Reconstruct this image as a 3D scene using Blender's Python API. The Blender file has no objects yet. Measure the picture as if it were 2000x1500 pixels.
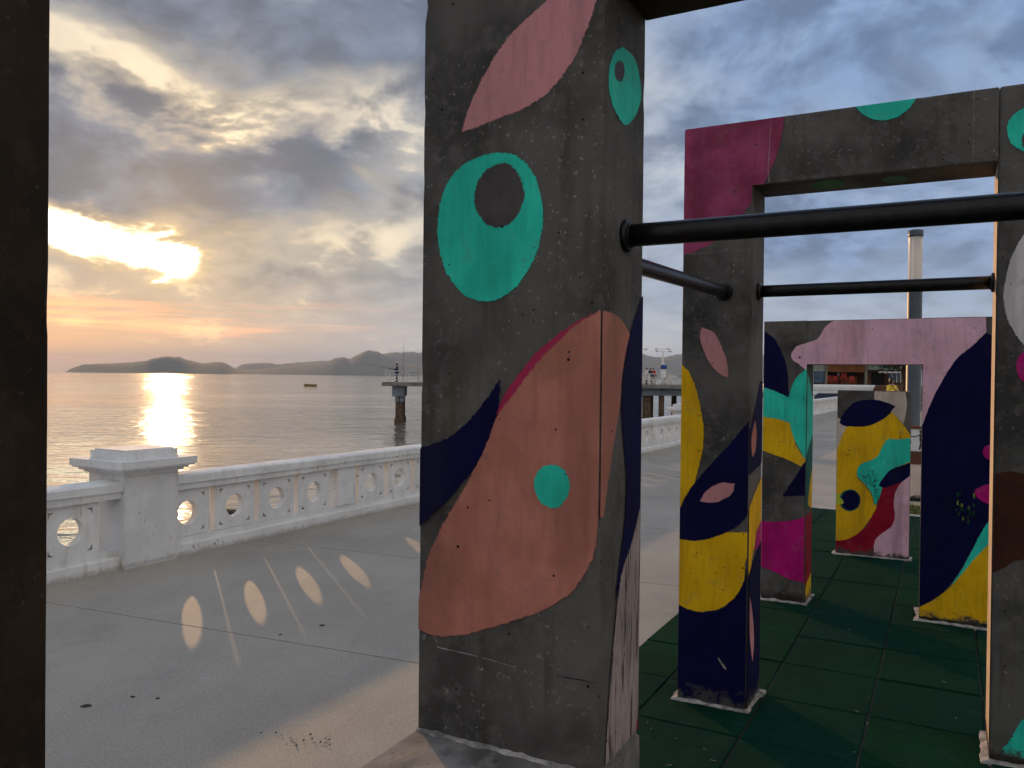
import bpy, bmesh, math, random
import numpy as np
from mathutils import Vector, Matrix, noise
random.seed(7)
R = math.radians
scene = bpy.context.scene
COL = scene.collection

# ------------------------------------------------------------------ camera
CAM_H, FPX, PITCH, ROLL = 1.7, 1586.4, -0.0093, 0.0111      # focal length in pixels of a 2000 px wide frame
cd = bpy.data.cameras.new('camera'); cam = bpy.data.objects.new('camera', cd); COL.objects.link(cam)
cd.sensor_fit = 'HORIZONTAL'; cd.sensor_width = 36.0; cd.lens = 36.0 * FPX / 2000.0
cd.clip_start = 0.05; cd.clip_end = 60000
FW = Vector((0, math.cos(PITCH), math.sin(PITCH))); UP0 = Vector((0, -math.sin(PITCH), math.cos(PITCH))); RT0 = Vector((1, 0, 0))
RT = math.cos(ROLL) * RT0 + math.sin(ROLL) * UP0
UP = -math.sin(ROLL) * RT0 + math.cos(ROLL) * UP0
CP = Vector((0, 0, CAM_H))
cam.matrix_world = Matrix(((RT.x, UP.x, -FW.x, CP.x), (RT.y, UP.y, -FW.y, CP.y), (RT.z, UP.z, -FW.z, CP.z), (0, 0, 0, 1)))
scene.camera = cam

# ------------------------------------------------------------------ render / view
scene.render.engine = 'CYCLES'
scene.cycles.use_denoising = True
scene.cycles.use_adaptive_sampling = True; scene.cycles.adaptive_threshold = .025; scene.cycles.adaptive_min_samples = 10
try: scene.cycles.denoiser = 'OPENIMAGEDENOISE'
except Exception: pass
scene.cycles.max_bounces = 5; scene.cycles.diffuse_bounces = 2; scene.cycles.glossy_bounces = 2
scene.cycles.transmission_bounces = 6; scene.cycles.volume_bounces = 0
scene.cycles.caustics_reflective = False; scene.cycles.caustics_refractive = False
scene.cycles.sample_clamp_indirect = 6.0
vs = scene.view_settings
vs.view_transform = 'Standard'; vs.look = 'None'; vs.exposure = 0.16; vs.gamma = 1.0; vs.use_curve_mapping = False

# ------------------------------------------------------------------ sun
SUN_AZ, SUN_EL = R(-23.1), R(9.7)           # azimuth from +Y, towards +X positive
SUND = Vector((math.sin(SUN_AZ) * math.cos(SUN_EL), math.cos(SUN_AZ) * math.cos(SUN_EL), math.sin(SUN_EL)))
sl = bpy.data.lights.new('sun', 'SUN'); sun = bpy.data.objects.new('sun', sl); COL.objects.link(sun)
sl.energy = 2.8; sl.angle = R(0.6); sl.color = (1.0, 0.58, 0.26)
sun.rotation_euler = SUND.to_track_quat('Z', 'Y').to_euler()

# ------------------------------------------------------------------ node helper
class NT:
    """tiny expression builder over a node tree"""
    maxd = 99
    def __init__(s, tree): s.t = tree; s.N = tree.nodes; s.L = tree.links
    def new(s, typ, **kw):
        n = s.N.new(typ)
        for k, v in kw.items(): setattr(n, k, v)
        return n
    def put(s, sock, v):
        if v is None: return
        if isinstance(v, bpy.types.NodeSocket): s.L.new(v, sock)
        else:
            try: sock.default_value = v
            except Exception:
                sock.default_value = (*v, 1.0) if hasattr(v, '__len__') and len(v) == 3 else v
    def m(s, op, a, b=None, c=None, clamp=False):
        n = s.new('ShaderNodeMath', operation=op, use_clamp=clamp)
        s.put(n.inputs[0], a); s.put(n.inputs[1], b); s.put(n.inputs[2], c)
        return n.outputs[0]
    def add(s, *a):
        r = a[0]
        for x in a[1:]: r = s.m('ADD', r, x)
        return r
    def mul(s, *a):
        r = a[0]
        for x in a[1:]: r = s.m('MULTIPLY', r, x)
        return r
    def sub(s, a, b): return s.m('SUBTRACT', a, b)
    def ss(s, x, lo, hi):                       # smoothstep 0..1
        n = s.new('ShaderNodeMapRange', interpolation_type='SMOOTHSTEP', clamp=True)
        s.put(n.inputs['Value'], x); n.inputs['From Min'].default_value = lo; n.inputs['From Max'].default_value = hi
        return n.outputs['Result']
    def lin(s, x, lo, hi, a=0.0, b=1.0):
        n = s.new('ShaderNodeMapRange', clamp=True)
        s.put(n.inputs['Value'], x)
        for k, v in (('From Min', lo), ('From Max', hi), ('To Min', a), ('To Max', b)): n.inputs[k].default_value = v
        return n.outputs['Result']
    def gauss(s, x, sig): return s.m('EXPONENT', s.mul(s.mul(x, x), -1.0 / (sig * sig)))
    def vec(s, x, y, z=0.0):
        n = s.new('ShaderNodeCombineXYZ'); s.put(n.inputs[0], x); s.put(n.inputs[1], y); s.put(n.inputs[2], z); return n.outputs[0]
    def sep(s, v):
        n = s.new('ShaderNodeSeparateXYZ'); s.put(n.inputs[0], v); return n.outputs
    def vm(s, op, a, b=None, scale=None):
        n = s.new('ShaderNodeVectorMath', operation=op); s.put(n.inputs[0], a); s.put(n.inputs[1], b)
        if scale is not None: s.put(n.inputs['Scale'], scale)
        return n.outputs['Value'] if op in ('DOT_PRODUCT', 'LENGTH', 'DISTANCE') else n.outputs['Vector']
    def noise(s, v, scale, detail=4, rough=.55, color=False, dist=0.0):
        n = s.new('ShaderNodeTexNoise'); s.put(n.inputs['Vector'], v); n.inputs['Scale'].default_value = scale
        n.inputs['Detail'].default_value = min(detail, s.maxd); n.inputs['Roughness'].default_value = rough; n.inputs['Distortion'].default_value = dist
        return n.outputs['Color'] if color else n.outputs['Fac']
    def vor(s, v, scale, feature='F1', out='Distance', rand=1.0):
        n = s.new('ShaderNodeTexVoronoi', feature=feature); s.put(n.inputs['Vector'], v); n.inputs['Scale'].default_value = scale
        n.inputs['Randomness'].default_value = rand
        return n.outputs[out]
    def mix(s, f, a, b, mode='MIX'):
        n = s.new('ShaderNodeMix', data_type='RGBA', blend_type=mode)
        s.put(n.inputs[0], f); s.put(n.inputs[6], (*a, 1) if isinstance(a, tuple) and len(a) == 3 else a)
        s.put(n.inputs[7], (*b, 1) if isinstance(b, tuple) and len(b) == 3 else b)
        return n.outputs[2]
    def scale(s, v, vec):
        return s.vm('MULTIPLY', v, vec)

# ------------------------------------------------------------------ world: Nishita sky seen through a broken cloud deck
world = bpy.data.worlds.new('World'); scene.world = world; world.use_nodes = True
wt = world.node_tree; wt.nodes.clear(); w = NT(wt)
D = w.new('ShaderNodeTexCoord').outputs['Generated']
dx, dy, dz = w.sep(D)
az = w.mul(w.m('ARCTAN2', dx, dy), 180 / math.pi)
el = w.mul(w.m('ARCSINE', dz), 180 / math.pi)
ang = w.mul(w.m('ARCCOSINE', w.m('MINIMUM', w.vm('DOT_PRODUCT', D, tuple(SUND)), 1.0)), 180 / math.pi)
# cloud deck coordinates: flat layer seen in perspective
den = w.add(w.m('MAXIMUM', dz, 0.0), 0.32)
P = w.vm('SCALE', w.vec(dx, dy, 0.0), scale=w.m('DIVIDE', 1.0, den))
PW = w.vm('ADD', P, w.vm('SCALE', w.noise(P, 2.4, 1, .5, color=True), scale=0.22))
A = w.noise(w.vm('ADD', PW, (3.7, 1.9, 0)), 2.6, 5, .55)
Bn = w.noise(PW, 8.0, 4, .58)
V = w.vec(w.m('MULTIPLY_ADD', A, 10.0, w.m('MULTIPLY_ADD', Bn, 8.0, w.sub(az, 9.0))), w.m('MULTIPLY_ADD', Bn, -9.0, w.m('MULTIPLY_ADD', A, 5.0, w.add(el, 2.0))), 0.0)
def px(x, y):
    d = FW + RT * ((x - 1000) / FPX) + UP * ((750 - y) / FPX)
    return math.degrees(math.atan2(d.x, d.y)), math.degrees(math.atan2(d.z, math.hypot(d.x, d.y)))
def blob(x, y, rx, ry, rot, vec=None):
    a0, e0 = px(x, y); k = 180 / math.pi / FPX
    n = w.new('ShaderNodeMapping', vector_type='TEXTURE'); w.put(n.inputs['Vector'], V if vec is None else vec)
    n.inputs['Location'].default_value = (a0, e0, 0); n.inputs['Rotation'].default_value = (0, 0, R(rot)); n.inputs['Scale'].default_value = (rx * k, ry * k, 1)
    return w.m('POWER', .3679, w.vm('DOT_PRODUCT', n.outputs[0], n.outputs[0]))
BL = [  # px centre, half sizes, tilt, amount  (banks the photograph shows)
    (200, 285, 330, 105, -6, .52), (520, 30, 380, 85, -10, .42), (650, 320, 140, 50, 24, .36), (790, 90, 150, 100, 30, .26),
    (230, 130, 200, 45, -20, -.46), (450, 215, 150, 50, 10, -.22), (725, 200, 85, 70, 45, -.42), (560, 470, 260, 60, 8, -.10),
    (1300, 230, 90, 150, 60, -.30), (1560, 120, 280, 120, 20, .26), (1930, 110, 130, 60, 30, -.22),
    (1690, 460, 260, 45, 6, .25), (1620, 590, 320, 34, 2, -.30)]
T0 = w.m('MULTIPLY_ADD', A, 1.9, w.m('MULTIPLY_ADD', Bn, 1.0, -.90))
for bx_, by_, rx_, ry_, ro_, am_ in BL:
    T0 = w.m('MULTIPLY_ADD', blob(bx_, by_, rx_, ry_, ro_), am_, T0)
lowfade = w.ss(el, 3.0, 14.0)                                       # near the horizon the deck thins to a veil
T0 = w.m('MULTIPLY_ADD', w.sub(T0, .34), w.m('MULTIPLY_ADD', lowfade, .68, .32), .34)
T0 = w.m('MULTIPLY_ADD', w.ss(ang, 30, 48), .10, T0)
T = w.ss(T0, .0, .95)
thin = w.mix(w.ss(ang, 34, 7), w.mix(w.ss(ang, 62, 110), w.mix(w.ss(ang, 22, 46), (.58, .60, .62), (.38, .48, .63)), (.78, .74, .69)), (.60, .545, .45))
thick = w.mix(w.ss(ang, 50, 12), w.mix(w.ss(ang, 62, 110), (.155, .235, .390), (.42, .41, .41)), (.145, .175, .235))
cl = w.mix(T, thin, w.mix(w.ss(Bn, .34, .66), w.vm('SCALE', thick, scale=1.45), w.vm('SCALE', thick, scale=.85)))
# lit rims of the cloud banks
rim = w.mul(w.gauss(w.sub(T0, .16), .14), w.ss(A, .36, .52))
cl = w.mix(w.mul(rim, w.m('POWER', .970, ang), 1.05), cl, (.95, .84, .64))
# warm glow and orange streaks low under the sun
azg = w.gauss(w.add(az, 33), 18)
streak = w.ss(w.noise(w.vec(w.mul(az, .055), w.mul(el, .85), 0.0), 1.0, 3, .6), .48, .66)
cl = w.mix(w.mul(azg, w.gauss(w.sub(el, .6), 3.4), .92), cl, (2.1, .98, .28))
cl = w.mix(w.mul(streak, azg, w.gauss(w.sub(el, 2.6), 1.9), .95), cl, (3.2, 1.15, .36))
cl = w.mix(w.mul(w.gauss(el, 4.0), w.sub(1.0, azg), .75), cl, (.66, .70, .72))
glow = w.mul(w.m('POWER', .845, ang), w.m('MULTIPLY_ADD', T, -.72, 1.0))
cl = w.mix(w.m('MINIMUM', glow, .95), cl, (1.25, .80, .32))
# the break the sun stands in
V2 = w.vec(w.m('MULTIPLY_ADD', Bn, 4.0, w.sub(az, 2.0)), w.m('MULTIPLY_ADD', Bn, 3.0, w.sub(el, 1.5)), 0.0)
brk = w.ss(w.m('MULTIPLY_ADD', blob(325, 505, 50, 42, -35, V2), .9, blob(165, 458, 170, 42, -12, V2)), .15, .95)
cl = w.mix(brk, cl, w.mix(w.ss(brk, .25, .9), (1.35, .88, .34), (3.6, 3.1, 2.1)))
cover = w.m('MAXIMUM', w.lin(T, 0, .35, .82, 1.0), brk)
sky = w.new('ShaderNodeTexSky', sky_type='NISHITA', sun_disc=False, sun_elevation=SUN_EL, sun_rotation=SUN_AZ)
sky.air_density = 1.0; sky.dust_density = 1.5; sky.ozone_density = 1.0
b1 = w.new('ShaderNodeBackground'); w.put(b1.inputs[0], sky.outputs[0]); b1.inputs[1].default_value = .10
b2 = w.new('ShaderNodeBackground'); w.put(b2.inputs[0], cl); b2.inputs[1].default_value = 1.0
ms = w.new('ShaderNodeMixShader'); w.put(ms.inputs[0], cover); w.L.new(b1.outputs[0], ms.inputs[1]); w.L.new(b2.outputs[0], ms.inputs[2])
wo = w.new('ShaderNodeOutputWorld'); w.L.new(ms.outputs[0], wo.inputs[0])
world.cycles.sampling_method = 'MANUAL'; world.cycles.sample_map_resolution = 512

# ================================================================== helpers
def tag(o, label=None, cat=None, group=None, kind=None):
    if label: o['label'] = label
    if cat: o['category'] = cat
    if group: o['group'] = group
    if kind: o['kind'] = kind
    return o
def empty(name, loc=(0, 0, 0), rz=0.0):
    o = bpy.data.objects.new(name, None); COL.objects.link(o); o.location = loc; o.rotation_euler = (0, 0, rz)
    o.empty_display_size = .1
    return o
def mesh_obj(name, me, mat=None, parent=None, smooth=False):
    o = bpy.data.objects.new(name, me); COL.objects.link(o)
    if mat is not None and len(me.materials) == 0: me.materials.append(mat)
    if parent is not None: o.parent = parent
    if smooth:
        for p in me.polygons: p.use_smooth = True
    return o
def from_bm(name, bm, mat=None, parent=None, smooth=False, recalc=True):
    if recalc: bmesh.ops.recalc_face_normals(bm, faces=bm.faces)
    me = bpy.data.meshes.new(name); bm.to_mesh(me); bm.free()
    return mesh_obj(name, me, mat, parent, smooth)
def pydata(name, v, f, mat=None, parent=None, smooth=False):
    me = bpy.data.meshes.new(name); me.from_pydata([tuple(p) for p in v], [], f); me.update()
    return mesh_obj(name, me, mat, parent, smooth)
def bbox(bm, x0, x1, y0, y1, z0, z1, M=None):
    vs_ = [bm.verts.new(p) for p in ((x0, y0, z0), (x1, y0, z0), (x1, y1, z0), (x0, y1, z0), (x0, y0, z1), (x1, y0, z1), (x1, y1, z1), (x0, y1, z1))]
    if M is not None:
        for q in vs_: q.co = M @ q.co
    for f in ((0, 3, 2, 1), (4, 5, 6, 7), (0, 1, 5, 4), (1, 2, 6, 5), (2, 3, 7, 6), (3, 0, 4, 7)):
        bm.faces.new([vs_[i] for i in f])
    return vs_
def box(name, x0, x1, y0, y1, z0, z1, mat, parent=None, bev=0.0, seg=2):
    bm = bmesh.new(); bbox(bm, x0, x1, y0, y1, z0, z1)
    if bev > 0: bmesh.ops.bevel(bm, geom=bm.edges[:], offset=bev, segments=seg, affect='EDGES', profile=.6)
    return from_bm(name, bm, mat, parent)
def tube_bm(bm, pts, radii, n=12, cap=True):
    pts = [Vector(p) for p in pts]
    if not hasattr(radii, '__len__'): radii = [radii] * len(pts)
    rings = []; prev = None
    for i, p in enumerate(pts):
        t = (pts[min(i + 1, len(pts) - 1)] - pts[max(i - 1, 0)]).normalized()
        if prev is None:
            a = t.orthogonal().normalized()
        else:
            a = (prev - t * prev.dot(t)).normalized()
        prev = a; b = t.cross(a)
        rings.append([bm.verts.new(p + (a * math.cos(2 * math.pi * k / n) + b * math.sin(2 * math.pi * k / n)) * radii[i]) for k in range(n)])
    for r0, r1 in zip(rings, rings[1:]):
        for k in range(n): bm.faces.new((r0[k], r0[(k + 1) % n], r1[(k + 1) % n], r1[k]))
    if cap: bm.faces.new(rings[0][::-1]); bm.faces.new(rings[-1])
def tube(name, pts, radii, mat, parent=None, n=12, smooth=True):
    bm = bmesh.new(); tube_bm(bm, pts, radii, n); return from_bm(name, bm, mat, parent, smooth)
def lathe(name, prof, mat, parent=None, n=24, loc=(0, 0, 0), smooth=True):
    bm = bmesh.new(); rings = []
    for r, z in prof:
        rings.append([bm.verts.new((loc[0] + r * math.cos(2 * math.pi * k / n), loc[1] + r * math.sin(2 * math.pi * k / n), loc[2] + z)) for k in range(n)])
    for a, b in zip(rings, rings[1:]):
        for k in range(n): bm.faces.new((a[k], a[(k + 1) % n], b[(k + 1) % n], b[k]))
    bm.faces.new(rings[0][::-1]); bm.faces.new(rings[-1])
    return from_bm(name, bm, mat, parent, smooth)
def copy_tree(o, parent=None):
    c = o.copy(); COL.objects.link(c); c.parent = parent
    for ch in [x for x in o.children]: copy_tree(ch, c)
    return c
def pray(x, y): return FW + RT * ((x - 1000) / FPX) + UP * ((750 - y) / FPX)
def on_z(x, y, z=0.0):
    d = pray(x, y); return CP + d * ((z - CAM_H) / d.z)
def on_y(x, y, Y):
    d = pray(x, y); return CP + d * (Y / d.y)
def on_plane(x, y, P0, n):
    d = pray(x, y); return CP + d * ((Vector(P0) - CP).dot(n) / d.dot(n))

# ================================================================== materials
NT.maxd = 3
def mat_new(name):
    m = bpy.data.materials.new(name); m.use_nodes = True; m.node_tree.nodes.clear(); t = NT(m.node_tree)
    bs = t.new('ShaderNodeBsdfPrincipled'); out = t.new('ShaderNodeOutputMaterial'); t.L.new(bs.outputs[0], out.inputs[0])
    return m, t, bs
def bump(t, bs, h, strength=.3, dist=.01):
    b = t.new('ShaderNodeBump'); b.inputs['Strength'].default_value = strength; b.inputs['Distance'].default_value = dist
    t.put(b.inputs['Height'], h); t.L.new(b.outputs[0], bs.inputs['Normal'])
def wpos(t): return t.new('ShaderNodeNewGeometry').outputs['Position']
def simple(name, col, rough=.6, metal=0.0, var=.15, scale=8.0, bmp=.0, spec=.4):
    m, t, bs = mat_new(name); p = wpos(t)
    n = t.noise(p, scale, 5, .6)
    lo = tuple(c * (1 - var) for c in col); hi = tuple(min(1, c * (1 + var)) for c in col)
    t.put(bs.inputs['Base Color'], t.mix(t.ss(n, .3, .7), lo, hi))
    bs.inputs['Roughness'].default_value = rough; bs.inputs['Metallic'].default_value = metal
    bs.inputs['Specular IOR Level'].default_value = spec
    if bmp: bump(t, bs, t.noise(p, scale * 6, 5, .6), bmp, .01)
    return m
def pits(t, p):
    """scattered small blow holes of cast concrete: 1 inside a hole"""
    vn = t.new('ShaderNodeTexVoronoi', feature='F1'); t.put(vn.inputs['Vector'], p); vn.inputs['Scale'].default_value = 34.0
    r = t.sep(vn.outputs['Color'])[0]; dist = vn.outputs['Distance']
    rad = t.lin(r, .72, 1.0, .02, .155)
    return t.m('LESS_THAN', dist, rad)
def concrete(name, base=(.086, .081, .074), warm=(.095, .08, .06), speck=1.0, foot=True, light=1.0):
    m, t, bs = mat_new(name); p = wpos(t)
    n1 = t.noise(p, 2.2, 6, .62); n2 = t.noise(p, 14, 6, .65); n3 = t.noise(t.scale(p, (9, 9, .9)), 2.2, 5, .6)
    c = t.mix(t.ss(n1, .32, .68), tuple(b * .50 for b in base), tuple(b * 1.50 for b in base))
    c = t.mix(t.mul(t.ss(n3, .50, .75), .55), c, tuple(b * .55 for b in warm))
    c = t.mix(t.mul(t.ss(n2, .48, .70), .50), c, tuple(b * 1.8 for b in base))
    # pale scuffs and lime specks
    sp = t.mul(t.ss(t.noise(p, 55, 3, .75), .60, .70), t.ss(t.noise(p, 3.1, 3, .5), .42, .60), .70 * speck)
    c = t.mix(sp, c, (.34, .32, .30))
    # rusty algae runs
    al = t.mul(t.ss(t.noise(t.scale(p, (7, 7, .7)), 1.3, 4, .6), .60, .78), .5)
    c = t.mix(al, c, (.075, .055, .022))
    pt = pits(t, p)
    c = t.mix(pt, c, (.012, .010, .009))
    if foot:
        z = t.sep(p)[2]
        f = t.ss(t.add(z, t.mul(t.sub(n2, .5), .16)), .11, .03)
        c = t.mix(f, c, (.026, .019, .012))
    t.put(bs.inputs['Base Color'], c)
    bs.inputs['Roughness'].default_value = .82; bs.inputs['Specular IOR Level'].default_value = .3
    h = t.add(t.mul(n2, .5), t.mul(t.noise(p, 90, 4, .7), .35), t.mul(pt, -1.2))
    bump(t, bs, h, .45, .004)
    return m
CONC_RGB = (.10, .094, .088)
def paint(name, col, var=.20, wear=1.0, tint=None, tscale=4.0, streak=0.0, rough=.62):
    """brushed wall paint on cast concrete: mottled coat, blow holes, worn patches, chipped foot"""
    m, t, bs = mat_new(name); p = wpos(t)
    n1 = t.noise(p, 5.5, 6, .62); n2 = t.noise(p, 32, 5, .65); nb = t.noise(t.scale(p, (22, 22, 3)), 2.0, 4, .6)
    c = t.mix(t.ss(n1, .3, .7), tuple(x * (1 - var) for x in col), tuple(min(.95, x * (1 + var * .8)) for x in col))
    if tint is not None: c = t.mix(t.mul(t.ss(t.noise(p, tscale, 4, .55), .42, .66), .8), c, tint)
    c = t.mix(t.mul(t.ss(nb, .46, .72), .34), c, tuple(x * .58 for x in col))
    c = t.mix(t.mul(t.ss(t.noise(p, 11, 5, .7), .52, .70), (.24 if max(col) > .2 else 0.0) * wear), c, (.13, .12, .11))
    dirt = t.mul(t.ss(t.noise(t.scale(p, (5, 5, .8)), 1.4, 5, .6), .50, .74), .55 * wear)
    c = t.mix(dirt, c, tuple(x * .45 + .01 for x in col))
    if streak: c = t.mix(t.mul(t.ss(t.noise(t.scale(p, (30, 30, 2.2)), 2.2, 5, .7), .52, .62), streak), c, (.045, .038, .034))
    z = t.sep(p)[2]
    foot = t.ss(t.add(z, t.mul(t.sub(t.noise(p, 16, 6, .7), .5), .26)), .10, .035)
    chip = t.ss(t.add(t.noise(p, 48, 5, .7), t.mul(t.noise(p, 4, 3, .5), .35)), .93, .97)
    k = t.m('MAXIMUM', foot, t.mul(chip, wear))
    c = t.mix(k, c, t.mix(n2, (.03, .024, .018), (.13, .12, .11)))
    pt = pits(t, p)
    c = t.mix(pt, c, (.012, .010, .010))
    t.put(bs.inputs['Base Color'], c)
    bs.inputs['Roughness'].default_value = rough; bs.inputs['Specular IOR Level'].default_value = .14
    bump(t, bs, t.add(t.mul(n2, .5), t.mul(t.noise(p, 95, 4, .7), .3), t.mul(pt, -1.2), t.mul(k, -.5)), .40, .004)
    return m
M = {}
M['concrete'] = concrete('cast_concrete')
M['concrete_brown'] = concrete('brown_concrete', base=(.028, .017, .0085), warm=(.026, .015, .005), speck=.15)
M['plinth'] = concrete('plinth_concrete', base=(.20, .185, .175), warm=(.16, .13, .12), speck=1.2, foot=False)
M['turq'] = paint('turquoise_paint', (.030, .68, .50), .20)
M['yellow'] = paint('yellow_paint', (.90, .50, .006), .14)
M['navy'] = paint('navy_paint', (.0018, .0016, .046), .25, rough=.7)
M['pink'] = paint('dusty_pink_paint', (.66, .29, .31), .15, tint=(.58, .27, .26))
M['peach'] = paint('peach_paint', (.56, .215, .160), .20, tint=(.42, .165, .110), tscale=4.5)
M['lilac'] = paint('pale_pink_paint', (.88, .53, .64), .12, tint=(.80, .43, .50), tscale=3.0)
M['magenta'] = paint('magenta_paint', (.50, .006, .18), .2)
M['plum'] = paint('plum_paint', (.36, .060, .15), .30, tint=(.22, .030, .070), tscale=6.0)
M['crimson'] = paint('crimson_paint', (.34, .005, .030), .2)
M['rose'] = paint('rose_paint', (.46, .03, .10), .18)
M['beige'] = paint('beige_paint', (.66, .54, .46), .16)
M['offwhite'] = paint('offwhite_paint', (.72, .69, .67), .12)
M['sunlit_cream'] = paint('sunlit_cream_paint', (.70, .55, .40), .18)  # pale coat with the sunlit look of the leg's inner side in its colour
M['brownp'] = paint('dark_brown_paint', (.060, .020, .012), .3)
M['wood_grey'] = paint('worn_grey_pink_paint', (.42, .33, .31), .2, streak=.9)
M['greyp'] = paint('grey_paint', (.095, .085, .083), .25, wear=.6)
M['green_dim'] = paint('dull_green_paint', (.06, .22, .10), .3)
M['olive'] = paint('olive_spray', (.20, .24, .03), .3, wear=.3); M['green_dark'] = paint('deep_green_spray', (.012, .055, .035), .3, wear=.3)
M['darkteal'] = paint('dark_teal_paint', (.015, .14, .12), .25)
M['black'] = paint('black_spray', (.012, .012, .014), .2, wear=.3)
M['lime'] = paint('lime_spray', (.55, .62, .06), .2, wear=.3)
M['mortar'] = simple('lime_mortar', (.35, .325, .30), .9, var=.55, scale=18, bmp=.6)
M['steel'] = simple('black_painted_steel', (.0065, .006, .0075), .30, .0, var=.75, scale=26, bmp=.16, spec=.32)

# ================================================================== setting
# --- balustrade line: P0 on the pavement at the face of the kerb, WU along the wall, WN towards the sea
WP0 = Vector((0, 12.937, 0)); WU = Vector((.4909, .8712, 0)); WN = Vector((-.8712, .4909, 0))
WANG = math.atan2(WU.y, WU.x)
def wp(s, n, z=0.0): return WP0 + WU * s + WN * n + Vector((0, 0, z))
SEA_Z = -2.8

# sea
m, t, bs = mat_new('sea_water'); p = wpos(t)
bs.inputs['Base Color'].default_value = (.17, .172, .160, 1); bs.inputs['Roughness'].default_value = .07
bs.inputs['IOR'].default_value = 1.55; bs.inputs['Specular IOR Level'].default_value = .5
ps = t.scale(p, (1.0, 1.6, 1.0))
h = t.add(t.mul(t.noise(ps, .32, 3, .55, dist=.4), 1.9), t.mul(t.noise(ps, 1.3, 3, .6, dist=.3), .30), t.mul(t.noise(ps, 5.0, 3, .6), .07),
          t.mul(t.noise(t.scale(p, (.10, .34, 1)), .5, 3, .5), 3.0))
gust = t.lin(t.noise(t.scale(p, (.005, .016, 1)), 1.0, 3, .6), .36, .64, .35, 1.5)
bump(t, bs, t.mul(h, gust), .42, .22)
M['water'] = m
bm = bmesh.new()
ring = [0, 30, 80, 200, 600, 2000, 6000, 15000]
g = []
for r_ in ring:
    g.append([bm.verts.new((r_ * math.cos(2 * math.pi * k / 48), r_ * math.sin(2 * math.pi * k / 48), SEA_Z)) for k in range(48)] if r_ else [bm.verts.new((0, 0, SEA_Z))])
for k in range(48): bm.faces.new((g[0][0], g[1][k], g[1][(k + 1) % 48]))
for a_, b_ in zip(g[1:], g[2:]):
    for k in range(48): bm.faces.new((a_[k], a_[(k + 1) % 48], b_[(k + 1) % 48], b_[k]))
sea = from_bm('sea', bm, M['water']); tag(sea, kind='structure')

# land block with its quay face
def wcorners(s0, s1, n0, n1): return [wp(s0, n0), wp(s1, n0), wp(s1, n1), wp(s0, n1)]
def prism(bm, poly, z0, z1):
    lo = [bm.verts.new((q.x, q.y, z0)) for q in poly]; hi = [bm.verts.new((q.x, q.y, z1)) for q in poly]
    n = len(poly)
    bm.faces.new(lo[::-1]); bm.faces.new(hi)
    for k in range(n): bm.faces.new((lo[k], lo[(k + 1) % n], hi[(k + 1) % n], hi[k]))
M['quay'] = simple('quay_concrete', (.26, .25, .23), .9, var=.3, scale=1.2, bmp=.4)
bm = bmesh.new(); prism(bm, wcorners(-60, 62, .34, -160), -4.0, -.035)
tag(from_bm('ground', bm, M['quay']), kind='structure')

# promenade of cast slabs
m, t, bs = mat_new('pavement_concrete'); p = wpos(t)
n1 = t.noise(p, .55, 5, .6); n2 = t.noise(p, 9, 6, .65); n3 = t.noise(p, 75, 3, .75); n4 = t.noise(t.scale(p, (1.0, .35, 1)), 2.2, 5, .6)
c = t.mix(t.ss(n1, .3, .7), (.350, .312, .258), (.440, .395, .332))
c = t.mix(t.mul(t.ss(n4, .45, .70), .35), c, (.27, .25, .22))
c = t.mix(t.mul(t.ss(n2, .55, .75), .25), c, (.52, .51, .50))
c = t.mix(t.ss(n3, .32, .68), t.mix(.24, c, (.10, .092, .082)), t.mix(.14, c, (.70, .66, .60)))
stain = t.mul(t.ss(t.noise(p, 1.6, 5, .7), .58, .72), .20)
c = t.mix(stain, c, (.20, .19, .18))
gum = t.m('LESS_THAN', t.vor(p, 1.7), t.lin(t.sep(t.vor(p, 1.7, out='Color'))[0], .70, 1.0, 0.0, .030))
c = t.mix(t.mul(gum, .65), c, (.10, .095, .09))
t.put(bs.inputs['Base Color'], c); bs.inputs['Roughness'].default_value = .78; bs.inputs['Specular IOR Level'].default_value = .3
bump(t, bs, t.add(t.mul(n3, .4), t.mul(n2, .5)), .25, .004)
M['pave'] = m
M['joint'] = simple('joint_filler', (.030, .028, .026), .95, var=.3, scale=20)
bm = bmesh.new(); prism(bm, wcorners(-40, 58, .30, -34), -.034, -.014)
prom = from_bm('promenade', bm, M['joint']); tag(prom, kind='structure')
JD = Vector((1, -.41, 0)).normalized()
def joint_hit(c0, n):          # intersection of joint line y = c0 - .41 x with the wall-parallel line at offset n
    q = wp(0, n); # q + WU*s : q.y + WU.y s = c0 - .41 (q.x + WU.x s)
    s = (c0 - .41 * q.x - q.y) / (WU.y + .41 * WU.x); return q + WU * s
c_first = 4.785 + .41 * -.542
for k in range(-7, 19):
    ca_, cb_ = c_first + 2.63 * k + .006, c_first + 2.63 * (k + 1) - .006
    for n0, n1 in ((.02, -12.0), (-12.012, -33.5)):
        poly = [joint_hit(ca_, n0), joint_hit(cb_, n0), joint_hit(cb_, n1), joint_hit(ca_, n1)]
        bm = bmesh.new(); prism(bm, poly, -.0135, 0.0)
        from_bm('slab', bm, M['pave'], prom)

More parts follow.
